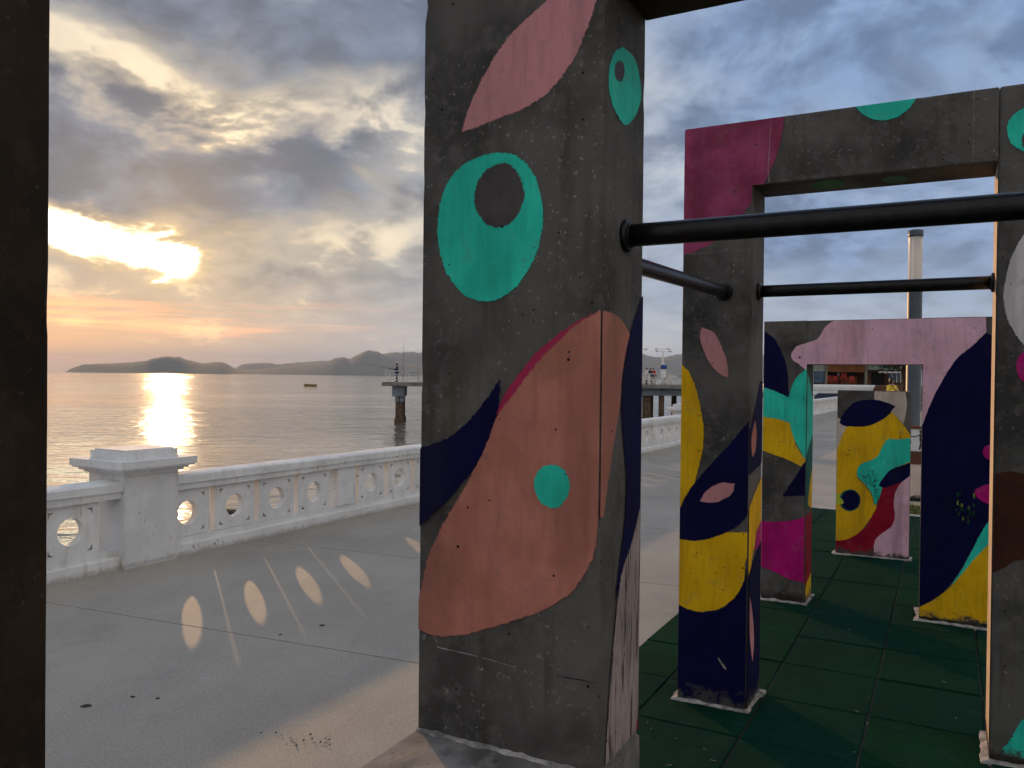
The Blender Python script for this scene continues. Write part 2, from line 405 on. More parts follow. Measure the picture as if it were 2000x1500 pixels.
# rubber tile floor under the gym frames
TH = -.4916
GD = Vector((math.cos(TH), math.sin(TH), 0)); GN = Vector((-math.sin(TH), math.cos(TH), 0)); GO = Vector((.8838, 4.2485, 0))
def gp(a, b, z=0.0): return GO + GD * a + GN * b + Vector((0, 0, z))
m, t, bs = mat_new('green_rubber'); p = wpos(t)
oi = t.new('ShaderNodeObjectInfo').outputs['Random']
n1 = t.noise(p, 1.7, 5, .6); n2 = t.noise(p, 110, 3, .75); n3 = t.noise(p, 7, 5, .65)
c = t.mix(t.ss(n1, .3, .7), (.0012, .033, .0130), (.0030, .056, .0190))
c = t.mix(t.mul(oi, .7), c, (.002, .036, .030))
c = t.mix(t.mul(t.ss(n3, .50, .75), .65), c, (.014, .058, .044))
c = t.mix(t.ss(n2, .35, .75), t.mix(.5, c, (.002, .006, .004)), t.mix(.07, c, (.10, .14, .12)))
fleck = t.m('LESS_THAN', t.vor(p, 34), t.lin(t.sep(t.vor(p, 34, out='Color'))[1], .93, 1.0, 0.0, .07))
c = t.mix(t.mul(fleck, .35), c, (.30, .30, .26))
t.put(bs.inputs['Base Color'], c); bs.inputs['Roughness'].default_value = .9; bs.inputs['Specular IOR Level'].default_value = .03
bump(t, bs, n2, .5, .003)
M['rubber'] = m
A0, A1, B0, B1 = -.455, 4.4, -4.6, 7.1
bm = bmesh.new(); prism(bm, [gp(A0, B0), gp(A1, B0), gp(A1, B1), gp(A0, B1)], .0005, .010)
rub = from_bm('rubber_floor', bm, M['joint']); tag(rub, kind='structure')
acuts = [A0] + [x for x in [.39 + .513 * k for k in range(-3, 9)] if A0 + .05 < x < A1 - .05] + [A1]
bcuts = [B0] + [x for x in [.27 + .575 * k for k in range(-10, 14)] if B0 + .05 < x < B1 - .05] + [B1]
for i in range(len(acuts) - 1):
    for j in range(len(bcuts) - 1):
        g0 = .0045
        z1 = .020 + random.uniform(-.003, .003)
        poly = [gp(acuts[i] + g0, bcuts[j] + g0), gp(acuts[i + 1] - g0, bcuts[j] + g0), gp(acuts[i + 1] - g0, bcuts[j + 1] - g0), gp(acuts[i] + g0, bcuts[j + 1] - g0)]
        cen = sum(poly, Vector()) / 4
        ra = random.uniform(-.004, .004)
        poly = [cen + Matrix.Rotation(ra, 3, 'Z') @ (q - cen) for q in poly]
        bm = bmesh.new(); prism(bm, poly, .0105, z1)
        for v_ in bm.verts: v_.co.z += (random.uniform(-.0015, .0015) if v_.co.z > .015 else 0)
        top = [e for e in bm.edges if all(v_.co.z > .015 for v_ in e.verts)]
        bmesh.ops.bevel(bm, geom=top, offset=.006, segments=1, affect='EDGES')
        from_bm('rubber_tile', bm, M['rubber'], rub)
# pale edging round the rubber floor
M['edge'] = simple('pale_kerb', (.55, .53, .50), .85, var=.2, scale=8, bmp=.3)
bm = bmesh.new(); prism(bm, [gp(A0 - .03, B1 + .004), gp(A1, B1 + .004), gp(A1, B1 + .07), gp(A0 - .03, B1 + .07)], .0006, .028)
ed = from_bm('kerb', bm, M['edge']); tag(ed, kind='structure')

# ================================================================== balustrade
m, t, bs = mat_new('white_limewash'); p = wpos(t)
n1 = t.noise(p, 3.0, 6, .6); n2 = t.noise(p, 26, 6, .65); nv = t.noise(t.scale(p, (6, 6, 1)), 2.4, 5, .65)
c = t.mix(t.ss(n1, .3, .7), (.72, .72, .72), (.86, .86, .85))
oi = t.new('ShaderNodeObjectInfo').outputs['Random']
c = t.mix(t.mul(t.ss(nv, .48, .74), t.m('MULTIPLY_ADD', oi, .42, .06)), c, (.50, .48, .42))
c = t.mix(t.mul(t.ss(n2, .58, .75), .30), c, (.55, .55, .55))
chip = t.ss(t.add(t.noise(p, 30, 5, .7), t.mul(t.noise(p, 2.3, 3, .5), .5)), 0.955, 1.01)
c = t.mix(chip, c, (.16, .12, .085))
rust = t.mul(t.ss(t.noise(t.scale(p, (10, 10, 2)), 1.6, 4, .6), .64, .76), t.m('MULTIPLY_ADD', oi, .8, .1))
c = t.mix(rust, c, (.40, .26, .12))
z = t.sep(p)[2]
mould = t.mul(t.ss(t.add(z, t.mul(t.sub(n2, .5), .10)), .06, .0), .50)
c = t.mix(mould, c, (.20, .17, .13))
t.put(bs.inputs['Base Color'], c); bs.inputs['Roughness'].default_value = .8; bs.inputs['Specular IOR Level'].default_value = .3
bump(t, bs, t.add(t.mul(n2, .5), t.mul(t.noise(p, 80, 4, .7), .25), t.mul(chip, -.6)), .5, .005)
M['lime'+'wash'] = m
WM = M['limewash']
bal = empty('balustrade', wp(0, 0), WANG)
tag(bal, 'weathered white balustrade with round openings along the sea edge of the promenade', 'balustrade')
# local frame: x along the wall, y towards the sea, z up
def loft(name, prof, x0, x1, parent, mat, seg=1.2):
    bm = bmesh.new(); rows = []
    nseg = max(1, int((x1 - x0) / seg))
    for i in range(nseg + 1):
        x = x0 + (x1 - x0) * i / nseg
        rows.append([bm.verts.new((x, y + random.uniform(-.003, .003), z_ + random.uniform(-.003, .003))) for y, z_ in prof])
    n = len(prof)
    for a_, b_ in zip(rows, rows[1:]):
        for k in range(n): bm.faces.new((a_[k], a_[(k + 1) % n], b_[(k + 1) % n], b_[k]))
    bm.faces.new(rows[0][::-1]); bm.faces.new(rows[-1])
    return from_bm(name, bm, mat, parent)
def pierced_mesh(wd=.50, z0=.165, z1=.613, zc=.385, r=.113, y0=.045, y1=.118):
    loops = []
    loops.append([(-wd / 2, z0), (wd / 2, z0), (wd / 2, z1), (-wd / 2, z1)])
    loops.append([(r * math.cos(2 * math.pi * k / 28), zc + r * math.sin(2 * math.pi * k / 28)) for k in range(28)])
    for sx in (-1, 1):
        for sz in (-1, 1):
            cx, cz = sx * .165, zc + sz * .160
            loops.append([(cx + sx * .030, cz + sz * .020), (cx - sx * .026, cz + sz * .016), (cx + sx * .004, cz + sz * .0), (cx + sx * .022, cz - sz * .036)])
    bm = bmesh.new(); fl = []
    for y in (y0, y1):
        edges = []; rows = []
        for lp in loops:
            vs_ = [bm.verts.new((q[0], y, q[1])) for q in lp]; rows.append(vs_)
            edges += [bm.edges.new((vs_[k], vs_[(k + 1) % len(vs_)])) for k in range(len(vs_))]
        bmesh.ops.triangle_fill(bm, use_beauty=True, use_dissolve=False, edges=edges)
        fl.append(rows)
    for ra, rb in zip(*fl):
        for k in range(len(ra)):
            bm.faces.new((ra[k], ra[(k + 1) % len(ra)], rb[(k + 1) % len(ra)], rb[k]))
    bmesh.ops.recalc_face_normals(bm, faces=bm.faces)
    me = bpy.data.meshes.new('pierced_panel'); bm.to_mesh(me); bm.free(); me.materials.append(WM)
    return me
cell = pierced_mesh()
POSTS = [-14.66, -6.56, 1.54, 9.68, 17.78, 28.3]
RAIL = [(-.03, .676), (-.03, .742), (-.005, .757), (.11, .772), (.225, .757), (.25, .742), (.25, .676)]
RAIL2 = [(-.005, .6135), (-.012, .6755), (.222, .6755), (.215, .6135)]
KERB = [(.0, .0), (.0, .098), (.014, .112), (.205, .112), (.215, .098), (.215, 0)]
LOW = [(.046, .1122), (.046, .1648), (.117, .1648), (.117, .1122)]
def post(s, hw=.283, k=1.0):
    pe = bpy.data.objects.new('post', None)
    bm = bmesh.new()
    # shaft with a sunk panel on the face
    y0, y1, zt = -.045, .45, .795 * k
    bbox(bm, -hw, hw, y0, y1, 0, zt)
    fr = [f for f in bm.faces if abs(f.calc_center_median().y - y0) < 1e-4]
    r_ = bmesh.ops.inset_region(bm, faces=fr, thickness=.10, depth=0)
    r2 = bmesh.ops.inset_region(bm, faces=fr, thickness=.014, depth=-.022)
    o = from_bm('post', bm, WM, bal); o.location = (s, 0, 0)
    # stepped cap
    bm = bmesh.new()
    steps = [(0.0, .795, .815), (.030, .8155, .838), (.062, .8385, .860), (.100, .8605, .874), (.115, .8745, .938), (-.005, .9385, 1.010)]
    for ov, za, zb in steps:
        vv = bbox(bm, -hw - ov, hw + ov, y0 - ov, y1 + ov, za * k, zb * k)
        if ov == -.005: pass
    ztop = 1.010 * k
    vv = bbox(bm, -hw + .03, hw - .03, y0 + .03, y1 - .03, ztop + .0005, ztop + .012)
    for v_ in bm.verts: v_.co += Vector((random.uniform(-.003, .003), random.uniform(-.003, .003), random.uniform(-.0002, .0002)))
    c_ = from_bm('cap', bm, WM, o)
    return o
ends = []
for i, s in enumerate(POSTS):
    big = (i == len(POSTS) - 1)
    o = post(s, .42 if big else .272, 1.18 if big else 1.0)
    ends.append((s - (.42 if big else .272), s + (.42 if big else .272)))
spans = [(ends[i][1] + .001, ends[i + 1][0] - .001) for i in range(len(POSTS) - 1)] + [(ends[-1][1] + .001, 40.0)]
for bay, (s0, s1) in enumerate(spans):
    loft('rail', RAIL, s0, s1, bal, WM, .6); loft('rail_moulding', RAIL2, s0, s1, bal, WM, .8)
    loft('kerb', KERB, s0, s1, bal, WM, .8); loft('lower_rail', LOW, s0, s1, bal, WM, 1.5)
    L = s1 - s0; nper = 3 if L < 9 else 4
    # first opening 0.122 past the post, four openings, a pilaster, and again
    s = s0 + (.037 if bay == 0 else .175); k = 0
    while s < s1 - .1:
        for q in range(4):
            ss_ = s + q * .565
            if ss_ + .22 < s1 + .16 and ss_ > s0:
                o = mesh_obj('pierced_panel', cell, None, bal); o.location = (ss_, 0, 0)
        sp_ = s + 3 * .565 + .37
        if sp_ + .34 < s1:
            b_ = box('pilaster', sp_ + .00, sp_ + .33, .028, .215, .1652, .613, WM, bal, .004, 1)
        s += 2.70
# the first bay to the near side of the corner post mirrors the pattern

# ================================================================== painted concrete frames of the outdoor gym
class Face:
    """a rectangular side of a concrete member: origin corner O, unit axes ax (across) and az (up), outward normal n, size"""
    def __init__(s, O, ax, az_, n, wd, ht, parent): s.O, s.ax, s.az, s.n, s.w, s.h, s.parent = Vector(O), Vector(ax), Vector(az_), Vector(n), wd, ht, parent; s.layer = 0; s.mt = s.mb = .005; s.e = .004
    def uv(s, x, y):
        q = on_plane(x, y, s.O, s.n) - s.O; return (q.dot(s.ax), q.dot(s.az))
def outline(pts):
    """closed smooth outline through points (x, y) ; a third element marks a sharp corner"""
    n = len(pts); P_ = [Vector((q[0], q[1])) for q in pts]; C_ = [len(q) > 2 for q in pts]; out = []
    for i in range(n):
        p0, p1, p2, p3 = P_[i - 1], P_[i], P_[(i + 1) % n], P_[(i + 2) % n]
        if C_[i]: p0 = p1
        if C_[(i + 1) % n]: p3 = p2
        if C_[i] and C_[(i + 1) % n]: out.append(p1); continue
        t1 = (p2 - p0) * (.5 if not C_[i] else 1.0); t2 = (p3 - p1) * (.5 if not C_[(i + 1) % n] else 1.0)
        if C_[i]: t1 = (p2 - p1)
        if C_[(i + 1) % n]: t2 = (p2 - p1)
        K = 10
        for k in range(K):
            u = k / K; h00 = 2 * u**3 - 3 * u**2 + 1; h10 = u**3 - 2 * u**2 + u; h01 = -2 * u**3 + 3 * u**2; h11 = u**3 - u**2
            out.append(p1 * h00 + t1 * h10 + p2 * h01 + t2 * h11)
    return out
def clip(poly, x0, x1, y0, y1):
    def cut(pl, inside, inter):
        res = []
        for i in range(len(pl)):
            a, b = pl[i - 1], pl[i]; ia, ib = inside(a), inside(b)
            if ib:
                if not ia: res.append(inter(a, b))
                res.append(b)
            elif ia: res.append(inter(a, b))
        return res
    for ax_, lim, sg in ((0, x0, 1), (0, x1, -1), (1, y0, 1), (1, y1, -1)):
        if len(poly) < 3: return []
        poly = cut(poly, lambda q: (q[ax_] - lim) * sg >= 0, lambda a, b: a + (b - a) * ((lim - a[ax_]) / (b[ax_] - a[ax_])))
    return poly
EDGE = {}
def edge_mat(mat):
    """the same paint where the brush ran dry: broken cover"""
    if mat.name not in EDGE:
        m_ = mat.copy(); m_.name = mat.name + '_dry_edge'; t_ = NT(m_.node_tree)
        out_ = [n for n in t_.N if n.type == 'OUTPUT_MATERIAL'][0]; bs_ = [n for n in t_.N if n.type == 'BSDF_PRINCIPLED'][0]
        tr_ = t_.new('ShaderNodeBsdfTransparent'); mx_ = t_.new('ShaderNodeMixShader')
        p_ = wpos(t_); f_ = t_.ss(t_.add(t_.noise(p_, 130, 2, .6), t_.mul(t_.noise(p_, 14, 2, .5), .5)), .70, .82)
        t_.put(mx_.inputs[0], f_); t_.L.new(tr_.outputs[0], mx_.inputs[1]); t_.L.new(bs_.outputs[0], mx_.inputs[2]); t_.L.new(mx_.outputs[0], out_.inputs[0])
        EDGE[mat.name] = m_
    return EDGE[mat.name]
def decal(face, pts, mat, name='painted_shape', jit=.0017, raw=False, uvspace=False, zmin=None, brush=.0030):
    poly = outline(pts) if not raw else [Vector((q[0], q[1])) for q in pts]
    uv = [Vector(face.uv(q.x, q.y)) for q in poly] if not uvspace else poly
    # resample a little and roughen: a hand-painted edge
    dense = []
    for i in range(len(uv)):
        a, b = uv[i], uv[(i + 1) % len(uv)]; k = max(1, min(120, int((b - a).length / .008)))
        for j in range(k): dense.append(a + (b - a) * (j / k))
    uv = []
    for q in dense:
        d_ = noise.noise_vector(Vector((q.x * 28, q.y * 28, face.layer * 3.1)))
        d2 = noise.noise_vector(Vector((q.x * 90, q.y * 90, 7.7))); d3 = noise.noise_vector(Vector((q.x * 9, q.y * 9, 2.2)))
        uv.append(q + (Vector((d_.x, d_.y)) + Vector((d2.x, d2.y)) * .6 + Vector((d3.x, d3.y)) * 1.2) * jit)
    e = face.e
    uv = clip(uv, e, face.w - e, (zmin if zmin is not None else face.mb), face.h - face.mt)
    pl = []
    for q in uv:
        if not pl or (q - pl[-1]).length > 1e-4: pl.append(q)
    if len(pl) < 3: return None
    face.layer += 1
    off = .0012 + face.layer * .00055
    bm = bmesh.new()
    vs_ = [bm.verts.new(face.O + face.ax * q.x + face.az * q.y + face.n * off) for q in pl]
    try: f = bm.faces.new(vs_)
    except Exception: bm.free(); return None
    f.normal_update()
    if f.normal.dot(face.n) < 0: f.normal_flip()
    bmesh.ops.triangulate(bm, faces=[f], ngon_method='EAR_CLIP')
    halo = None
    if brush > 0 and mat is not None:
        n_ = len(pl); ar = sum(pl[i].x * pl[(i + 1) % n_].y - pl[(i + 1) % n_].x * pl[i].y for i in range(n_)); sg_ = -1 if ar > 0 else 1
        ring_ = []
        for i in range(n_):
            tn = (pl[(i + 1) % n_] - pl[i - 1]); tn = tn.normalized() if tn.length > 1e-9 else Vector((1, 0))
            ring_.append(pl[i] + Vector((-tn.y, tn.x)) * sg_ * brush)
        ring_ = [Vector((min(max(q.x, e), face.w - e), min(max(q.y, face.mb), face.h - face.mt))) for q in ring_]
        hv = [bm.verts.new(face.O + face.ax * q.x + face.az * q.y + face.n * (off - .0002)) for q in ring_]
        for i in range(n_):
            j = (i + 1) % n_
            if (ring_[i] - pl[i]).length + (ring_[j] - pl[j]).length < 1e-4: continue
            try: bm.faces.new((vs_[i], vs_[j], hv[j], hv[i])).material_index = 1
            except Exception: pass
        halo = edge_mat(mat)
    o = from_bm(name, bm, mat, None, recalc=False)
    if halo is not None: o.data.materials.append(halo)
    o.parent = face.parent; o.matrix_parent_inverse = face.parent.matrix_world.inverted() if False else Matrix.Identity(4)
    return o
def ell(cx, cy, rx, ry, rot=0, n=12):
    ca, sa = math.cos(R(rot)), math.sin(R(rot)); o = []
    for k in range(n):
        x, y = rx * math.cos(2 * math.pi * k / n), ry * math.sin(2 * math.pi * k / n); o.append((cx + x * ca - y * sa, cy + x * sa + y * ca))
    return o
def line_strip(face, pts, wd, mat, name='crack'):
    """thin irregular line along px points"""
    uv = [Vector(face.uv(*q)) for q in pts]; dense = []
    for a, b in zip(uv, uv[1:]):
        k = max(2, int((b - a).length / .012))
        for j in range(k): dense.append(a + (b - a) * (j / k))
    dense.append(uv[-1])
    l, r_ = [], []
    for i, q in enumerate(dense):
        tn = (dense[min(i + 1, len(dense) - 1)] - dense[max(i - 1, 0)]).normalized(); nn = Vector((-tn.y, tn.x))
        off = nn * noise.noise(Vector((q.x * 40, q.y * 40, 5.0))) * wd * 1.2
        ww = wd * (.35 + .65 * abs(noise.noise(Vector((q.x * 60, q.y * 60, 1.0)))) * 2)
        l.append(q + off + nn * ww * .5); r_.append(q + off - nn * ww * .5)
    return decal(face, [(q.x, q.y) for q in l + r_[::-1]], mat, name, 0, True, True, brush=0)
C = 'c'
def member(name, a0, a1, b0, b1, z0, z1, parent, org, gd, gn, mat, bev=.008):
    """concrete post or beam in gym coordinates, world-space vertices"""
    bm = bmesh.new(); vv = bbox(bm, a0, a1, b0, b1, z0, z1)
    bmesh.ops.bevel(bm, geom=bm.edges[:], offset=bev, segments=2, affect='EDGES', profile=.5)
    es = [e for e in bm.edges if e.calc_length() > .25]
    bmesh.ops.subdivide_edges(bm, edges=es, cuts=46, use_grid_fill=True)
    for v_ in bm.verts:
        x_, y_, z_ = v_.co
        w_ = org + gd * x_ + gn * y_ + Vector((0, 0, z_))
        da = min(x_ - a0, a1 - x_); db = min(y_ - b0, b1 - y_); dc = min(z_ - z0, z1 - z_)
        near2 = sorted((da, db, dc))[1]                      # distance to the closest arris
        k_ = max(0.0, 1 - near2 / .012)
        ch = max(0.0, noise.noise(w_ * 13.0) * .6 + noise.noise(w_ * 41.0) * .5 - .18) * .020 * k_
        sx_ = gd * (1 if x_ - a0 < a1 - x_ else -1) + gn * (1 if y_ - b0 < b1 - y_ else -1)
        v_.co = w_ + noise.noise_vector(w_ * 9.0) * .0004 + sx_ * ch
    return from_bm(name, bm, mat, parent)
def skirt(a0, a1, b0, b1, parent, org, gd, gn, z=.02, wd=.029, ht=.014):
    """rough mortar fillet round the foot of a leg"""
    bm = bmesh.new(); per = []
    cs = [(a0, b0), (a1, b0), (a1, b1), (a0, b1)]; rows = []
    for i in range(4):
        (xa, ya), (xb, yb) = cs[i], cs[(i + 1) % 4]
        for k in range(12):
            u = k / 12; per.append((xa + (xb - xa) * u, ya + (yb - ya) * u))
    ca, cb = (a0 + a1) / 2, (b0 + b1) / 2
    for q in per:
        dx_ = 1 if q[0] > a1 - .002 else (-1 if q[0] < a0 + .002 else 0); dy_ = 1 if q[1] > b1 - .002 else (-1 if q[1] < b0 + .002 else 0)
        nz = noise.noise(Vector((q[0] * 8 + a0, q[1] * 8, 3.3))) + .35 * noise.noise(Vector((q[0] * 27, q[1] * 27, 6.1))); wv = wd * (1 + .7 * nz); hv = ht * (1 + .7 * noise.noise(Vector((q[0] * 15, q[1] * 15, 9))))
        row = []
        for du, zz in ((1.0, z - .008), (.92, z + hv * .25), (.45, z + hv * .55), (-.05, z + hv)):
            row.append(bm.verts.new(org + gd * (q[0] + dx_ * wv * du) + gn * (q[1] + dy_ * wv * du) + Vector((0, 0, zz))))
        rows.append(row)
    n = len(rows)
    for i in range(n):
        a_, b_ = rows[i], rows[(i + 1) % n]
        for k in range(3): bm.faces.new((a_[k], b_[k], b_[k + 1], a_[k + 1]))
    return from_bm('mortar_skirt', bm, M['mortar'], parent)
def frame_faces(org, gd, gn, a0, a1, b0, b1, z0, z1, parent):
    up_ = Vector((0, 0, 1)); f = {}
    f['front'] = Face(org + gd * a0 + gn * b0 + up_ * z0, gd, up_, -gn, a1 - a0, z1 - z0, parent)
    f['right'] = Face(org + gd * a1 + gn * b0 + up_ * z0, gn, up_, gd, b1 - b0, z1 - z0, parent)
    f['left'] = Face(org + gd * a0 + gn * b0 + up_ * z0, gn, up_, -gd, b1 - b0, z1 - z0, parent)
    f['under'] = Face(org + gd * a0 + gn * b0 + up_ * z0, gd, gn, -up_, a1 - a0, b1 - b0, parent)
    return f
T_ = .3116
# ---------------------------------------------------------------- frame one: the tall pillar in front, its beam and far leg
O1 = Vector((-.2615, 2.3443, 0)); W1, ZB, H1 = .5546, .6745, 3.07
f1 = empty('painted_portal')
tag(f1, 'tall grey concrete frame whose wide pillar carries a pink leaf and a big turquoise ring', 'gym frame')
leg1 = member('leg', 0, W1, 0, T_, ZB, H1, f1, O1, GD, GN, M['concrete'], .003)
leg1b = member('leg', W1 + 1.36, W1 + 1.36 + .36, 0, T_, 0.02, H1, f1, O1, GD, GN, M['concrete'], .009)
beam1 = member('beam', W1 + .0005, W1 + 1.3595, 0.001, T_ - .001, 2.729, H1 - .002, f1, O1, GD, GN, M['concrete_brown'], .006)  # darker than its legs: shade of the underside is put into the colour
skirt(W1 + 1.36, W1 + 1.72, 0, T_, f1, O1, GD, GN)
A1f = frame_faces(O1, GD, GN, 0, W1, 0, T_, ZB, H1, leg1)
for f_ in A1f.values(): f_.e = .0008
F = A1f['front']
decal(F, [(903, 258, C), (925, 190), (962, 120), (1005, 62), (1050, 20), (1100, -25), (1150, -75, C), (1166, -30), (1155, 30), (1125, 105), (1080, 170), (1030, 208), (970, 233)], M['pink'])
decal(F, [(955, 303), (1000, 302), (1035, 330), (1055, 375), (1061, 425), (1052, 480), (1030, 530), (995, 570), (950, 588), (908, 575), (875, 535), (858, 480), (856, 430), (865, 385), (885, 345), (915, 318)], M['turq'])
decal(F, [(990, 320), (1013, 343), (1023, 375), (1018, 405), (1000, 432), (975, 443), (950, 435), (932, 410), (929, 380), (938, 350), (958, 328)], M['greyp'])
decal(F, [(966, 815, C), (985, 775), (1020, 725), (1060, 680), (1110, 640), (1168, 609, C), (1120, 655), (1060, 715), (1010, 770)], M['rose'])
decal(F, [(1172, 608, C), (1130, 634), (1085, 674), (1040, 724), (1000, 777), (972, 815), (950, 870), (925, 925), (890, 985), (858, 1040), (835, 1100), (818, 1180), (790, 1230, C), (818, 1228), (850, 1240), (900, 1238), (960, 1225), (1020, 1205), (1080, 1180), (1120, 1150), (1150, 1105), (1166, 1055), (1172, 1000, C), (1200, 1000, C), (1200, 600, C)], M['peach'])
decal(F, [(978, 742, C), (975, 790), (962, 835), (940, 890), (915, 930), (880, 970), (822, 1026, C), (780, 1055, C), (780, 890, C), (824, 877), (865, 862), (905, 835), (945, 790)], M['navy'])
decal(F, ell(1080, 949, 34, 41), M['turq'])
line_strip(F, [(855, 1262), (910, 1275), (935, 1281)], .0035, M['mortar']); line_strip(F, [(945, 1284), (1010, 1302)], .0025, M['mortar'])
line_strip(F, [(1090, 1318), (1170, 1333)], .003, M['black'])
F = A1f['right']
decal(F, [(1218, 95), (1238, 115), (1249, 158), (1250, 195), (1240, 225), (1222, 243), (1205, 225), (1192, 190), (1188, 155), (1193, 120), (1205, 100)], M['turq'])
decal(F, ell(1209, 139, 9, 20), M['greyp'])
decal(F, [(1165, 606, C), (1195, 612), (1215, 630), (1228, 652, C), (1220, 690), (1212, 740), (1208, 800), (1195, 880), (1185, 950), (1177, 1010, C), (1155, 1010, C), (1155, 606, C)], M['peach'])
decal(F, [(1256, 570, C), (1236, 630), (1221, 690), (1213, 780), (1215, 850), (1222, 930), (1220, 1000), (1210, 1090), (1200, 1170, C), (1212, 1130), (1230, 1060), (1247, 995, C), (1275, 985, C), (1275, 560, C)], M['navy'])
decal(F, [(1247, 995, C), (1232, 1060), (1215, 1110), (1205, 1170), (1198, 1240), (1190, 1330), (1180, 1500, C), (1176, 1620, C), (1265, 1620, C), (1275, 1000, C)], M['wood_grey'])
decal(F, [(1246, 1380, C), (1239, 1440), (1233, 1560, C), (1270, 1560, C), (1270, 1380, C)], M['crimson'])

# plinth the tall pillar stands on
bm = bmesh.new(); bbox(bm, -.010, W1 + .010, -1.15, T_ + .01, 0.002, ZB)
bmesh.ops.bevel(bm, geom=bm.edges[:], offset=.012, segments=2, affect='EDGES')
bmesh.ops.subdivide_edges(bm, edges=[e for e in bm.edges if e.calc_length() > .25], cuts=24, use_grid_fill=True)
for v_ in bm.verts:
    w_ = O1 + GD * v_.co.x + GN * v_.co.y + Vector((0, 0, v_.co.z)); v_.co = w_ + noise.noise_vector(w_ * 14.0) * .004
pl = from_bm('plinth', bm, M['plinth']); tag(pl, 'rough grey concrete block under the tall pink and turquoise pillar', 'plinth')
bm = bmesh.new(); rows = []                       # lime line where the pillar meets the block
for k in range(60):
    a_ = W1 * k / 59; nz = noise.noise(Vector((a_ * 22, 0, 4))); wv = .010 + .012 * max(0, nz + .4); hv = .006 + .006 * abs(nz)
    rows.append([bm.verts.new(O1 + GD * a_ + GN * b_ + Vector((0, 0, ZB + z_))) for b_, z_ in ((-wv, -.004), (-wv * .6, hv * .6), (.003, hv))])
for a_, b_ in zip(rows, rows[1:]):
    for k in range(2): bm.faces.new((a_[k], b_[k], b_[k + 1], a_[k + 1]))
from_bm('mortar_line', bm, M['mortar'], pl)

# ---------------------------------------------------------------- frame two
W2, H2, B2, G2 = .3555, 2.9997, .3284, 1.0576
f2 = empty('painted_portal')
tag(f2, 'middle concrete frame with a plum coloured corner and a yellow and navy leg', 'gym frame')
l2 = member('leg', 0, W2, 0, T_, 0.0, H2, f2, GO, GD, GN, M['concrete'], .012)
r2 = member('leg', W2 + G2, W2 + G2 + W2, 0, T_, 0.0, H2, f2, GO, GD, GN, M['concrete'], .012)
bm2 = member('beam', W2 + .0005, W2 + G2 - .0005, .001, T_ - .001, H2 - B2, H2 - .0015, f2, GO, GD, GN, M['concrete'], .006)
skirt(0, W2, 0, T_, f2, GO, GD, GN); skirt(W2 + G2, W2 + G2 + W2, 0, T_, f2, GO, GD, GN)
L2 = frame_faces(GO, GD, GN, 0, W2, 0, T_, 0, H2, l2); R2 = frame_faces(GO, GD, GN, W2 + G2, 2 * W2 + G2, 0, T_, 0, H2, r2)
Bm2 = frame_faces(GO, GD, GN, W2, W2 + G2, 0, T_, H2 - B2, H2, bm2)
def portal_faces(Lf, Rf, Bf, org, gd, w_all, h, b):
    """the lintel face runs over both legs, so paint passes the joints unbroken"""
    for f_ in (Lf, Rf): f_.h = h - b; f_.mt = 0.0
    Bf.O = org + Vector((0, 0, h - b)); Bf.w = w_all; Bf.mb = 0.0
portal_faces(L2['front'], R2['front'], Bm2['front'], GO, GD, 2 * W2 + G2, H2, B2)
plum = [(1290, 225, C), (1533, 205, C), (1527, 262), (1512, 315), (1490, 362), (1468, 395), (1430, 440), (1385, 478), (1335, 499, C), (1290, 505, C)]
for F in (L2['front'], Bm2['front']): decal(F, plum, M['plum'])
line_strip(Bm2['front'], [(1506, 236), (1503, 290), (1500, 330), (1503, 356)], .0032, M['mortar'])
line_strip(L2['front'], [(1336, 497), (1395, 493), (1466, 487)], .0022, M['mortar'])
line_strip(Bm2['front'], [(1903, 178), (1902, 240), (1900, 312)], .0022, M['mortar'])
decal(Bm2['front'], [(1671, 209, C), (1690, 226), (1720, 235), (1750, 230), (1775, 212), (1790, 192, C), (1790, 170, C), (1665, 190, C)], M['turq'])
decal(Bm2['under'], ell(1618, 360, 32, 9, -4), M['green_dim']); decal(Bm2['under'], ell(1749, 350, 25, 7, -4), M['green_dim'])
F = L2['front']; zf = .03
decal(F, [(1290, 1150, C), (1500, 1100, C), (1500, 1480, C), (1290, 1480, C)], M['navy'], zmin=zf)
decal(F, [(1290, 1040, C), (1500, 1040, C), (1500, 1085, C), (1459, 1090), (1453, 1130), (1440, 1160), (1410, 1186), (1375, 1194), (1345, 1189), (1323, 1178, C), (1290, 1165, C)], M['yellow'])
decal(F, [(1290, 690, C), (1332, 712, C), (1350, 735), (1367, 790), (1374, 840), (1370, 890), (1357, 940, C), (1340, 1000, C), (1290, 1040, C)], M['yellow'])
decal(F, [(1500, 780, C), (1456, 832, C), (1418, 876), (1385, 912), (1352, 950), (1332, 985), (1322, 1020, C), (1290, 1050, C), (1326, 1053), (1360, 1055), (1400, 1047), (1438, 1028), (1460, 1005, C), (1500, 990, C)], M['navy'])
decal(F, [(1369, 978, C), (1380, 960), (1405, 944), (1435, 945, C), (1430, 963), (1412, 976), (1390, 981)], M['pink'])
decal(F, [(1372, 640, C), (1395, 651), (1410, 680), (1421, 710), (1423, 737, C), (1404, 728), (1384, 703), (1370, 668), (1369, 650)], M['pink'])
decal(F, [(1403, 1285), (1409, 1292), (1418, 1305), (1416, 1305), (1410, 1297)], M['wood_grey'], 'scratch')
decal(F, [(1490, 1450), (1494, 1450)], M['navy']) if False else None
F = L2['right']
decal(F, [(1484, 745, C), (1471, 810), (1461, 850), (1450, 885, C), (1450, 935, C), (1466, 925), (1490, 900, C), (1495, 745, C)], M['navy'])
decal(F, [(1474, 820, C), (1477, 850), (1474, 880), (1469, 893, C), (1467, 860)], M['peach'])
